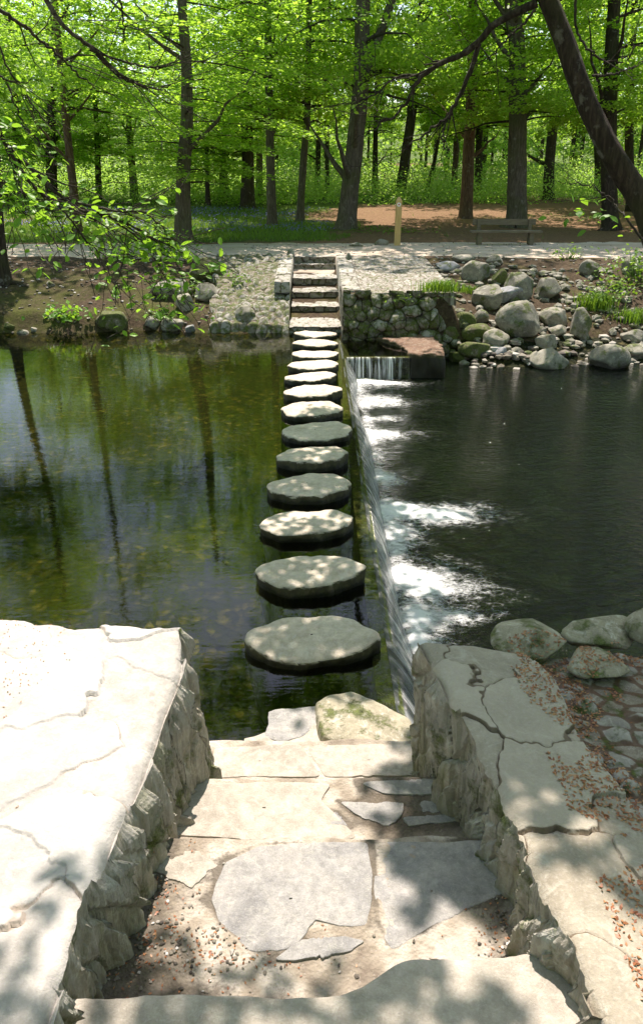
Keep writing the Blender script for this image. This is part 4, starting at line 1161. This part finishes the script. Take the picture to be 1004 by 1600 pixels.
# far woodland: one mass of further trees and undergrowth
W = Acc()
rw = np.random.default_rng(55)
PP = []; SS = []
for k in range(120):
    Yw = rw.uniform(62, 98); Xw = rw.uniform(-.52, .52) * Yw * 1.15
    if k > 98: Yw = rw.uniform(28, 50); Xw = (rw.choice([-1, 1])) * rw.uniform(Yw * .5, Yw * .9)
    zb_ = ground_h(Xw, Yw).item(); H = rw.uniform(14, 22)
    if -.42 < Xw / Yw < -.10 and k <= 98: H *= .8
    if Xw > 1 and k <= 98: H += 8
    lean = rw.normal(0, .6)
    pts = np.array([[Xw, Yw, zb_ - .2], [Xw + lean * .3, Yw, zb_ + H * .4], [Xw + lean, Yw, zb_ + H]])
    tube(W, spline(pts, 9), np.linspace(rw.uniform(.1, .26), .05, 9), 7, 1, .1, k)
    for j in range(78):
        f = rw.uniform(.03, 1) ** 1.3; a_ = rw.uniform(0, 6.28); ln = rw.uniform(1.8, 4.2) * (1 - .3 * f)
        d = np.array([math.cos(a_), math.sin(a_), rw.uniform(-.05, .3)])
        P = spray_pts(np.array([Xw + lean * f, Yw, zb_ + 1.2 + (H - 1) * f]) + d * .4, d, ln, ln * .4, 46, .3, rw)
        PP.append(P); SS.append(np.full(len(P), .30))
# undergrowth band
for k in range(1700):
    Yw = rw.uniform(43, 66); Xw = rw.uniform(-.55, .55) * Yw
    zb_ = ground_h(Xw, Yw).item(); hh = rw.uniform(.2, 2.0) * sst(36, 46, Yw)
    n = 110
    P = rw.normal(0, 1, (n, 3)) * np.array([.8, .8, .30 * hh]) + np.array([Xw, Yw, zb_ + hh * .6])
    P[:, 2] = np.maximum(P[:, 2], zb_ + .05)
    PP.append(P); SS.append(np.full(n, .12))
V, Fq = leaves(np.concatenate(PP), np.concatenate(SS), .6, .7, rw)
W.add(V, Fq, 0)
NW = Acc(); PN = []  # woodland out of view behind and beside the camera, added to cut blue sky fill
rn = np.random.default_rng(56)
for (Xw, Yw) in [(-15, -4), (-10, -8), (-5, -9), (-1, -7), (3, -10), (7, -7), (12, -6), (16, -1), (-13, 3), (-17, 8), (-15, 13), (15, 4), (13, 8.5), (16, 13), (-7, -4), (8, -2.5)]:
    zb_ = ground_h(Xw, Yw).item() if Yw < 3 else -.5; H = rn.uniform(14, 19)
    tube(NW, spline([(Xw, Yw, zb_ - .5), (Xw + .2, Yw, zb_ + H * .5), (Xw + rn.normal(0, .5), Yw, zb_ + H)], 9), np.linspace(.26, .06, 9), 8, 1, .1, 3)
    for j in range(75):
        f = rn.uniform(.12, 1); a_ = rn.uniform(0, 6.28); ln = rn.uniform(1.8, 3.8) * (1 - .3 * f)
        d = np.array([math.cos(a_), math.sin(a_), rn.uniform(-.05, .3)])
        PN.append(spray_pts(np.array([Xw, Yw, zb_ + 1.2 + (H - 1) * f]) + d * .4, d, ln, ln * .4, 40, .3, rn))
Pn = np.concatenate(PN); Vn, Fn = leaves(Pn, .34, .5, .7, rn); NW.add(Vn, Fn, 0)
o = obj('sky_block_woodland', NW.mesh('sky_block_woodland', [M['leaf_far'], M['bark_dark']], smooth=False)); o['kind'] = 'stuff'
o = obj('far_woodland', W.mesh('far_woodland', [M['leaf_far'], M['bark_dark']], smooth=False)); o['kind'] = 'stuff'

# ================================================================== GROUND COVER
def blades(n, xf, yf, h, w, mask=None, r=None, seed=0):
    r = np.random.default_rng(seed)
    x = xf(r, n); y = yf(r, n)
    if mask is not None:
        k = mask(x, y, r); x, y = x[k], y[k]
    n = len(x); z = ground_h(x, y)
    hh = h * r.uniform(.5, 1.3, n); a = r.uniform(0, 6.28, n); ln = r.normal(0, .35, (n, 2)) * hh[:, None]
    ca, sa = np.cos(a) * w, np.sin(a) * w
    b = np.stack([x, y, z - .02], -1)
    tip = b + np.stack([ln[:, 0], ln[:, 1], hh], -1)
    V = np.stack([b + np.stack([ca, sa, 0 * ca], -1), b - np.stack([ca, sa, 0 * ca], -1), tip], 1).reshape(-1, 3)
    return V, np.arange(3 * n).reshape(-1, 3)
def gm(x, y, r):
    g_ = .5 + .55 * vn(x * .16 + 3, y * .22, 0, 40) + .3 * sst(1, -3, x) + .25 * sst(29, 27, y) * sst(-2, -6, x) - .5 * sst(-.5, 3, x)
    return g_ + .45 * fbm(x * 1.3, y * 1.3, 0, 41) > .52
V, Fq = blades(60000, lambda r, n: r.uniform(-15, 15, n), lambda r, n: 25 + 17 * r.uniform(0, 1, n) ** 1.3, .16, .012, gm, seed=61)
o = obj('grass', mesh_np('grass', V, Fq, M['herb'], smooth=False)); o['kind'] = 'stuff'
# bluebells
t = NT('bluebell petals'); M['bell'] = t.fin((.16, .15, .42), .6)
r = np.random.default_rng(62)
x = r.uniform(-13, 1, 9000); y = 26.5 + 13 * r.uniform(0, 1, 9000); k = gm(x, y, r) & (fbm(x * .6, y * .6, 0, 63) > .0); x, y = x[k], y[k]
P = np.stack([x, y, ground_h(x, y) + r.uniform(.12, .24, len(x))], -1)
V, Fq = leaves(P, .05, .8, .7, r)
o = obj('bluebells', mesh_np('bluebells', V, Fq, M['bell'], smooth=False)); o['kind'] = 'stuff'

LEAF6 = None
def nice_leaves(P, size, r, tilt=.45, droop=.3, bias=None):
    """pointed oval leaves with a folded midrib: 8 verts each"""
    n = len(P); a = r.uniform(0, 2 * np.pi, n)
    d = np.stack([np.cos(a), np.sin(a), r.normal(0, tilt, n) - droop], -1)
    if bias is not None: d = d + bias
    d /= np.linalg.norm(d, axis=1)[:, None]
    nrm = np.stack([r.normal(0, tilt, n), r.normal(0, tilt, n), np.ones(n)], -1)
    s = np.cross(nrm, d); s /= np.linalg.norm(s, axis=1)[:, None]
    u_ = np.cross(d, s)
    L = (size * r.uniform(.6, 1.25, n))[:, None]
    prof = [(0, 0), (.2, .20), (.5, .31), (.78, .20), (1, 0)]
    mid = [P + d * L * t_ + u_ * L * (-.10 * t_ * t_) for t_, _ in prof]
    rt = [mid[i] + s * L * prof[i][1] + u_ * L * .07 for i in (1, 2, 3)]
    lf = [mid[i] - s * L * prof[i][1] + u_ * L * .07 for i in (1, 2, 3)]
    V = np.stack(mid + rt + lf, 1).reshape(-1, 3)   # 0-4 mid, 5-7 right, 8-10 left
    base = np.arange(n)[:, None] * 11
    T = np.concatenate([base + np.array(q) for q in ([0, 5, 1], [0, 1, 8], [3, 7, 4], [3, 4, 10])])
    Q = np.concatenate([base + np.array(q) for q in ([1, 5, 6, 2], [2, 6, 7, 3], [1, 2, 9, 8], [2, 3, 10, 9])])
    return V, T, Q
def plant(name, px, py, label, cat, n=60, spread=.2, h=.25, leaf=.06, seed=0, z=None, mat='herb', group=None, kind='leaf'):
    p = at_ground(px, py) if z is None else at(px, py, z)
    r = np.random.default_rng(seed)
    if kind == 'leaf':
        root = empty(name, p, label, cat, group)
        P = r.normal(0, 1, (n, 3)) * np.array([spread, spread * .7, h * .35]) + np.array([0, 0, h * .5])
        P[:, 2] = np.abs(P[:, 2]) + .02
        V, T, Q = nice_leaves(P, leaf, r)
        obj('leaves', mesh_np('leaves', V, [T, Q], M[mat], smooth=False), root)
        a = Acc()
        for q in P[:: max(1, n // 30)]:
            tube(a, spline([(q[0] * .3, q[1] * .3, -.05), (q[0] * .6, q[1] * .6, q[2] * .7), q], 5), np.linspace(.006, .002, 5), 4)
        obj('stems', a.mesh('stems', [M['herb']]), root)
    else:
        a = Acc()
        Vs = []; 
        for k in range(int(n * 2.2)):
            an = r.uniform(0, 6.28); L = h * r.uniform(.6, 1.3); ln = r.uniform(.15, .9) * L
            b = np.array([r.normal(0, spread * .4), r.normal(0, spread * .3), -.03]); d = np.array([math.cos(an), math.sin(an), 0]); s = np.array([-d[1], d[0], 0]) * leaf * .055
            q = [b + s, b - s, b + d * ln * .4 + np.array([0, 0, L * .7]) - s * .8, b + d * ln * .4 + np.array([0, 0, L * .7]) + s * .8]
            tip = b + d * ln + np.array([0, 0, L * (.95 - .3 * (ln / L))])
            a.add(q, np.array([[0, 1, 2, 3]])); a.add([q[3], q[2], tip], np.array([[0, 1, 2]]))
        o = obj(name, a.mesh(name, [M[mat]], smooth=False), None, p); tag(o, label, cat, group)
plant('fern', 104, 500, 'dark green fern clump overhanging the water under the left bank', 'fern', 160, .28, .30, .11, 1, mat='leaf_near')
plant('ivy_plant', 372, 452, 'small bright ivy growing on the left edge of the abutment', 'plant', 60, .14, .35, .09, 2)
plant('bank_plant', 300, 462, 'leafy herb between the boulders of the left bank', 'plant', 60, .25, .25, .1, 3)
plant('bank_plant', 245, 500, 'low broad-leaved plant hanging over the left waterline', 'plant', 70, .22, .2, .11, 4)
plant('bank_shrub', 262, 400, 'bushy dark shrub beside the thick beech at the path', 'shrub', 420, .45, .5, .10, 5, mat='leaf_near')
plant('bank_shrub', 190, 404, 'leafy shrub at the path edge left of the thick beech', 'shrub', 300, .4, .45, .10, 6, mat='leaf_near')
plant('grass_tuft', 690, 452, 'bright green grass tuft on top of the mossy retaining wall', 'grass tuft', 240, .5, .22, .12, 7, z=.97, kind='grass')
plant('grass_tuft', 735, 455, 'lesser grass tuft right of the bright one on the wall', 'grass tuft', 90, .3, .16, .12, 8, kind='grass')
plant('bank_plant', 645, 470, 'scattered small leaves growing in the face of the retaining wall', 'plant', 36, .35, .12, .07, 9, z=.75)
plant('bank_plant', 610, 490, 'tiny sprig rooted low in the mossy retaining wall', 'plant', 20, .2, .1, .07, 10, z=.45)
plant('bank_shrub', 985, 440, 'tall leafy green plant on the right bank at the photo edge', 'shrub', 260, .40, .7, .11, 11)
plant('bank_shrub', 950, 470, 'bright ferny plant on the right slope', 'shrub', 220, .35, .45, .09, 12)
plant('grass_tuft', 930, 480, 'reddish green grass tuft drooping over the right slope', 'grass tuft', 220, .5, .34, .14, 13, kind='grass')
plant('grass_tuft', 985, 500, 'grass tuft at the right edge above the shore boulders', 'grass tuft', 160, .5, .28, .14, 14, kind='grass')
plant('bank_plant', 885, 405, 'small yellow-green plant on the rim of the right bank', 'plant', 60, .2, .3, .1, 15)
plant('bank_plant', 600, 362, 'low green ground plants behind the post', 'plant', 160, .9, .12, .1, 16)
plant('bank_plant', 500, 415, 'none', 'plant', 1, .01, .01, .01, 17) if False else None
# small loose stones on both banks
def pebbles(name, n, pf, smin, smax, seed, mat):
    r = np.random.default_rng(seed); V0, F0 = ico(1)
    a = Acc()
    P = pf(r, n)
    for p_ in P:
        s = r.uniform(smin, smax) * np.array([1, r.uniform(.6, 1), r.uniform(.35, .7)])
        v = V0 * (1 + .18 * r.normal(size=(len(V0), 1)))
        an = r.uniform(0, 6.28); c_, s_ = math.cos(an), math.sin(an)
        v = (v * s) @ np.array([[c_, -s_, 0], [s_, c_, 0], [0, 0, 1]])
        a.add(v + p_, F0)
    o = obj(name, a.mesh(name, [M[mat]], smooth=False)); o['kind'] = 'stuff'
def bank_pf(r, n):
    x = np.concatenate([r.uniform(-9, -1.9, n // 2), r.uniform(2.6, 9, n - n // 2)])
    y = np.where(x < 0, r.uniform(16.2, 20.6, n), r.uniform(15.0, 20.6, n))
    return np.stack([x, y, ground_h(x, y) + .01], -1)
pebbles('rubble', 900, bank_pf, .015, .05, 71, 'pebble')
def pile_pf(r, n):
    x = r.uniform(2.9, 7.2, n); y = r.uniform(15.0, 19.4, n); k = y > 14.6 + .0 * x
    return np.stack([x, y, ground_h(x, y) + .02], -1)[k]
pebbles('pile_rubble', 330, pile_pf, .05, .15, 171, 'boulder')
def shore_pf(r, n):
    x = r.uniform(3, 9, n); y = 14.9 + r.normal(0, .35, n); return np.stack([x, y, ground_h(x, y) + .03], -1)
pebbles('shore_stones', 260, shore_pf, .05, .14, 72, 'pebble')
def path_pf(r, n):
    x = r.uniform(-9, 9, n); y = r.uniform(20.6, 24.8, n); return np.stack([x, y, ground_h(x, y) + .02], -1)
pebbles('path_stones', 500, path_pf, .010, .03, 75, 'pebble')
def litter_of(name, n, pf, size, seed, mat='litter'):
    r = np.random.default_rng(seed); P = pf(r, n); V, Fq = leaves(P, size, .35, .5, r)
    o = obj(name, mesh_np(name, V, Fq, M[mat], smooth=False)); o['kind'] = 'stuff'
deps = bpy.context.evaluated_depsgraph_get(); deps.update()
def drop(x, y, zmax=1.6, lift=.003):
    out = []
    for a_, b_ in zip(x, y):
        h_, loc, nr, *_r = scene.ray_cast(deps, Vector((a_, b_, zmax)), Vector((0, 0, -1)))
        if h_ and nr.z > .6: out.append((a_, b_, loc.z + lift))
    return np.array(out)
def chips_pf(r, n):
    cl = [(225, 1400, .13, .12), (190, 1470, .12, .1), (800, 1440, .07, .16), (690, 1195, .05, .07), (740, 1290, .03, .1), (820, 1480, .08, .05), (330, 1475, .25, .08), (215, 1370, .06, .05), (240, 1500, .3, .05)]
    x = []; y = []
    for i in range(n):
        c_ = cl[r.integers(len(cl))]; p_ = at(c_[0], c_[1], .56 if c_[1] > 1310 else .3)
        x.append(p_.x + r.normal(0, c_[2])); y.append(p_.y + r.normal(0, c_[3]))
    return drop(x, y, .7)
pebbles('stone_chips', 900, chips_pf, .003, .011, 73, 'pebble')
litter_of('stair_litter', 1100, chips_pf, .014, 74)
def nb_pf(r, n):
    x = r.uniform(.95, 2.6, n); y = r.uniform(1.2, 3.45, n)
    k = fbm(x * 3, y * 3, 0, 76) + 1.3 * np.exp(-np.abs(x - outer_r(y) - .08) / .12) > .15
    return drop(x[k], y[k])
litter_of('bank_litter', 17000, nb_pf, .018, 77)
def tl_pf(r, n):
    x = r.uniform(-2.2, -.5, n); y = r.uniform(1.2, 3.5, n)
    k = (fbm(x * 2.2, y * 2.2, 0, 79) + .9 * np.exp(-((x + 1.5) / .35) ** 2) * (y > 2.2) > .45)
    return drop(x[k], y[k])
litter_of('terrace_litter', 1900, tl_pf, .012, 80)
def rw_pf(r, n):
    x = r.uniform(.5, 1.5, n); y = r.uniform(1.4, 3.3, n); k = fbm(x * 3.5, y * 3.5, 0, 82) > .3
    return drop(x[k], y[k])
litter_of('wall_litter', 500, rw_pf, .016, 83)

# ================================================================== OVERHANGING NEAR TREES
# right: leaning trunk arching over the river
LT = empty('leaning_tree', (5.0, 4.4, .7), 'dark trunk arching in from the right edge over the river, with bare sweeping branches', 'tree')
o5 = np.array(LT.location)
def rel(P): return np.asarray([list(p) for p in P], float) - o5
tp = [Vector((5.3, 5.2, .4)), Vector((5.0, 6.2, 1.3)), aty(1070, 440, 7.6), aty(1004, 318, 8.0), aty(955, 240, 8.1), aty(912, 150, 8.2), aty(880, 60, 8.3), aty(852, -10, 8.4), aty(800, -130, 8.6), Vector((.9, 9.2, 7.6)), Vector((0.2, 9.8, 9.2))]
P = spline(tp, 80)
rad = np.interp(np.linspace(0, 1, 80), [0, .25, .45, .7, 1], [.16, .125, .098, .085, .05])
a = Acc(); tube(a, P - o5, rad, 22, 0, .22, 5, flare=.4)
obj('trunk', a.mesh('trunk', [M['bark_dark']]), LT)
def limb(name, px_pts, r0, r1, Yd, twigs=0, seed=0, mat='twig', root=LT, org=o5, n=40, kink=.02):
    pts = [aty(x, y, Yd + dy_) for x, y, dy_ in px_pts]
    P = spline(pts, n); rr_ = np.random.default_rng(seed); P = P + rr_.normal(0, kink, P.shape) * np.linspace(0, 1, n)[:, None]
    a = Acc(); rad = np.linspace(r0, r1, n); tube(a, P - org, rad, 8, 0, .15, seed)
    ends = []
    for k in range(twigs):
        i = int(rr_.uniform(.25, .98) * (n - 1)); T = P[min(i + 1, n - 1)] - P[i - 1]; T /= np.linalg.norm(T)
        d = T + rr_.normal(0, .55, 3) * np.array([1, .8, .8]); d /= np.linalg.norm(d); L = rr_.uniform(.15, .7)
        tt = np.linspace(0, 1, 6)[:, None]
        q = P[i] + d * L * tt + rr_.normal(0, .02, (6, 3)) * tt + np.array([0, 0, .06]) * tt ** 2
        tube(a, q - org, np.linspace(rad[i] * .5, .0025, 6), 5); ends.append(q)
    o = obj(name, a.mesh(name, [M[mat]]), root); return P, ends
limb('branch', [(838, 5, 0), (800, 22, .1), (765, 45, .2), (730, 80, .3), (690, 98, .3), (655, 122, .4), (640, 150, .5), (620, 175, .6), (590, 195, .6), (565, 215, .7)], .042, .006, 8.4, 16, 1)
limb('branch', [(748, 68, .3), (735, 110, .3), (715, 155, .3), (700, 182, .3), (670, 205, .4), (640, 225, .4), (620, 243, .5)], .026, .004, 8.4, 12, 2)
limb('branch', [(696, 186, .3), (692, 215, .3), (694, 238, .3)], .012, .003, 8.4, 2, 3)
limb('branch', [(658, 118, .4), (620, 120, .5), (580, 150, .6), (545, 160, .7), (480, 175, .8)], .013, .003, 8.4, 12, 4)
limb('branch', [(835, 15, 0), (815, 40, 0), (790, 62, .1), (765, 88, .2), (735, 100, .2)], .014, .004, 8.3, 5, 5)
limb('branch', [(898, -20, 0), (900, 45, 0), (920, 80, -.1), (960, 95, -.2), (1010, 70, -.3)], .014, .006, 8.0, 5, 6)
limb('branch', [(925, 118, 0), (960, 115, -.2), (1010, 95, -.4)], .012, .004, 7.9, 4, 7)
limb('branch', [(1010, 385, -.4), (980, 345, -.3), (960, 320, -.2), (938, 300, -.2), (900, 285, -.1), (870, 283, 0)], .012, .003, 7.6, 8, 8)
# unseen canopy of this tree, clusters placed to dapple stones and parapet, block sky reflections
r = np.random.default_rng(91)
PP = []
def canopy(cx, cy, cz, rx, ry, rz, nsp, nl=70, leafs=None):
    for k in range(nsp):
        u3 = r.normal(size=3); u3 /= np.linalg.norm(u3); f = r.uniform(.2, 1) ** .5
        c_ = np.array([cx, cy, cz]) + u3 * f * np.array([rx, ry, rz])
        an = r.uniform(0, 6.28); d = np.array([math.cos(an), math.sin(an), r.uniform(-.1, .2)])
        PP.append(spray_pts(c_ - d * .5, d, 1.1, .4, nl, .25, r))
canopy(.1, 11.9, 6.9, 1.2, 1.7, .55, 60)
canopy(.0, 9.0, 6.5, .9, .7, .4, 18)
canopy(-.1, 7.9, 6.7, .8, .6, .35, 17)
canopy(1.3, 6.15, 7.4, 1.0, .85, .6, 130)
canopy(-2.2, 13.0, 7.1, 1.8, 1.4, .55, 45)
canopy(4.2, 14.6, 7.4, 2.9, 1.8, .6, 90)
canopy(3.6, 11.0, 6.7, 2.3, 1.4, .5, 60)
canopy(4.8, 17.2, 8.2, 3.2, 1.6, .7, 80)
canopy(-.35, 4.75, 7.4, .7, .3, .3, 8)
Pc = np.concatenate(PP)
V, Fq = leaves(Pc, .125, .5, .66, r)
obj('crown', mesh_np('crown', V - o5, Fq, M['leaf'], smooth=False), LT)
a = Acc()
for (tx, ty, tz) in ((.1, 12.5, 6.9), (1.4, 6.1, 7.4), (4.2, 14.6, 7.4), (3.6, 11.5, 6.8), (4.8, 17.2, 8.1), (-.1, 8.0, 6.7), (-2.2, 13, 7.0), (0, 9.2, 6.5)):
    q = spline([P[55], (np.array(P[60]) + np.array([tx, ty, tz])) / 2 + np.array([0, 0, .3]), (tx, ty, tz)], 10)
    tube(a, q - o5, np.linspace(.07, .015, 10), 7)
obj('limbs', a.mesh('limbs', [M['bark_dark']]), LT)
# sprigs by the lower right twigs
PP = []
for (px, py, n) in ((880, 335, 5), (905, 330, 6), (940, 338, 7), (965, 345, 5), (925, 318, 4)):
    c_ = np.array(aty(px, py, 7.4)); PP.append(c_ + r.normal(0, .07, (n, 3)))
V, T, Q = nice_leaves(np.concatenate(PP), .095, r, .5, .1)
obj('leaves', mesh_np('leaves', V - o5, [T, Q], M['leaf_near'], smooth=False), LT)

# left: drooping leafy branches of a tree rooted left of the photograph
LB = empty('overhanging_tree', (-5.2, 4.0, .8), 'leafy branches drooping in from the upper left in front of the far bank', 'tree')
ol = np.array(LB.location)
a = Acc(); P = spline([(-5.2, 4.0, .5), (-5.0, 4.2, 2.5), (-4.7, 4.6, 5), (-4.3, 5.0, 8)], 40); tube(a, P - ol, np.linspace(.2, .08, 40), 16, 0, .15, 2, flare=.6)
obj('trunk', a.mesh('trunk', [M['bark_dark']]), LB)
leafpts = []
def leafy(px_pts, Yd, r0, r1, tw, seed, nleaf, ls=.5, frac=.2, kink=.012):
    P, ends = limb('branch', px_pts, r0, r1, Yd, tw, seed, 'twig', LB, ol, 40, kink)
    rr_ = np.random.default_rng(seed + 50)
    for q in ends:
        m = max(3, int(nleaf)); tt = rr_.uniform(.15, 1, m)
        i = np.clip((tt * 5).astype(int), 0, 5)
        leafpts.append(q[i] + rr_.normal(0, .028, (m, 3)))
    m = int(nleaf * 3); i = (rr_.uniform(frac, 1, m) * 39).astype(int)
    leafpts.append(P[i] + rr_.normal(0, .03, (m, 3)))
leafy([(-40, 205, 0), (20, 235, 0), (70, 285, 0), (120, 325, 0), (175, 340, 0), (235, 370, 0), (290, 400, 0)], 5.2, .016, .003, 26, 11, 8)
leafy([(-60, 170, 0), (0, 215, 0), (60, 300, .1), (110, 315, .1), (150, 345, .1), (165, 400, .1), (180, 470, .1)], 5.4, .014, .003, 20, 12, 7)
leafy([(125, 318, 0), (180, 330, 0), (230, 335, 0), (270, 380, 0), (285, 440, 0)], 5.2, .009, .002, 18, 13, 8)
leafy([(60, 290, .1), (100, 330, .1), (140, 380, .1), (200, 420, .1), (260, 430, .1)], 5.3, .008, .002, 18, 14, 7)
leafy([(-30, 260, 0), (10, 290, 0), (50, 310, 0), (100, 350, 0)], 5.0, .008, .003, 12, 15, 8)
leafy([(-20, 100, 0), (10, 130, 0), (40, 200, 0), (90, 240, 0)], 5.6, .010, .003, 8, 16, 6)
leafy([(-50, 130, 0), (-10, 180, 0), (20, 260, 0), (45, 330, 0)], 4.8, .008, .003, 16, 17, 9)
leafy([(-50, 200, 0), (-10, 260, 0), (15, 310, 0), (60, 350, 0)], 4.9, .008, .003, 14, 18, 9)
leafy([(180, 345, 0), (230, 385, 0), (260, 440, 0), (270, 470, 0)], 5.3, .006, .002, 12, 19, 8)
leafy([(100, 320, 0), (160, 350, 0), (205, 390, 0), (240, 440, 0)], 5.1, .006, .002, 12, 20, 8)
_keep = PP; PP = []  # unseen crown over the pool, added to shade the water and block sky reflections
canopy(-4.2, 12.4, 7.1, 2.0, 1.6, .6, 75)
canopy(-6.0, 9.5, 6.9, 1.6, 2.0, .6, 50)
V, Fq = leaves(np.concatenate(PP), .11, .5, .66, r)
obj('crown', mesh_np('crown', V - ol, Fq, M['leaf'], smooth=False), LB)
a = Acc(); tube(a, spline([(-4.3, 5.0, 8), (-4.3, 7, 7.9), (-4.2, 9.5, 7.4), (-4.0, 12.4, 7.1)], 16) - ol, np.linspace(.08, .02, 16), 8)
tube(a, spline([(-4.3, 6.0, 7.95), (-5.2, 8, 7.3), (-6.0, 9.6, 6.9)], 10) - ol, np.linspace(.05, .015, 10), 7)
obj('limbs', a.mesh('limbs', [M['bark_dark']]), LB)
# long bare twigs across the top left
for k, (pp, r0) in enumerate([([(-60, -30, 0), (0, 15, 0), (55, 55, .2), (110, 105, .3), (148, 140, .4)], .016), ([(60, -20, 0), (100, 40, .1), (150, 80, .2), (200, 125, .3), (240, 138, .4), (270, 135, .4)], .017),
                              ([(140, 78, .2), (200, 98, .3), (250, 105, .4), (290, 85, .5)], .008), ([(150, 85, .2), (185, 118, .3), (225, 135, .3)], .009), ([(-10, 40, 0), (10, 100, 0), (40, 150, .1), (75, 195, .1)], .008), ([(185, -10, .3), (192, 20, .3), (193, 55, .3)], .009)]):
    limb('branch', pp, r0, .004, 5.6, 7, 30 + k, 'twig', LB, ol, 40, .01)
P = np.concatenate(leafpts); rr_ = np.random.default_rng(99); P = P[rr_.uniform(0, 1, len(P)) < .55]
V, T, Q = nice_leaves(P, .066, rr_, .5, .25)
obj('leaves', mesh_np('leaves', V - ol, [T, Q], M['leaf_near'], smooth=False), LB)

# small tree at the foot of the left bank
b = Vector((at(14, 478, .25)))
b.z = ground_h(b.x, b.y).item()
sm = empty('bank_tree', b, 'small dark tree rooted at the left waterline, cut by the photo edge', 'tree')
a = Acc(); P = spline([b + Vector((0.05, 0, -.2)), b, aty(10, 440, b.y), aty(3, 390, b.y), aty(-4, 300, b.y), aty(-12, 150, b.y), aty(-60, -200, b.y)], 40); tube(a, P - np.array(b), np.linspace(.16, .06, 40), 14, 0, .15, 4, flare=.5)
for an in (.2, -.5, .9):
    q = spline([b + Vector((0, 0, .05)), b + Vector((.4, -.1 * an, .0)), b + Vector((.8, -.25 * an, -.15))], 8); tube(a, q - np.array(b), np.linspace(.06, .015, 8), 8)
obj('trunk', a.mesh('trunk', [M['bark_dark']]), sm)
c = obj('crown', CV[4][0], sm, (-1.2, 0, 1.0)); c.scale = (.7, .7, .6)
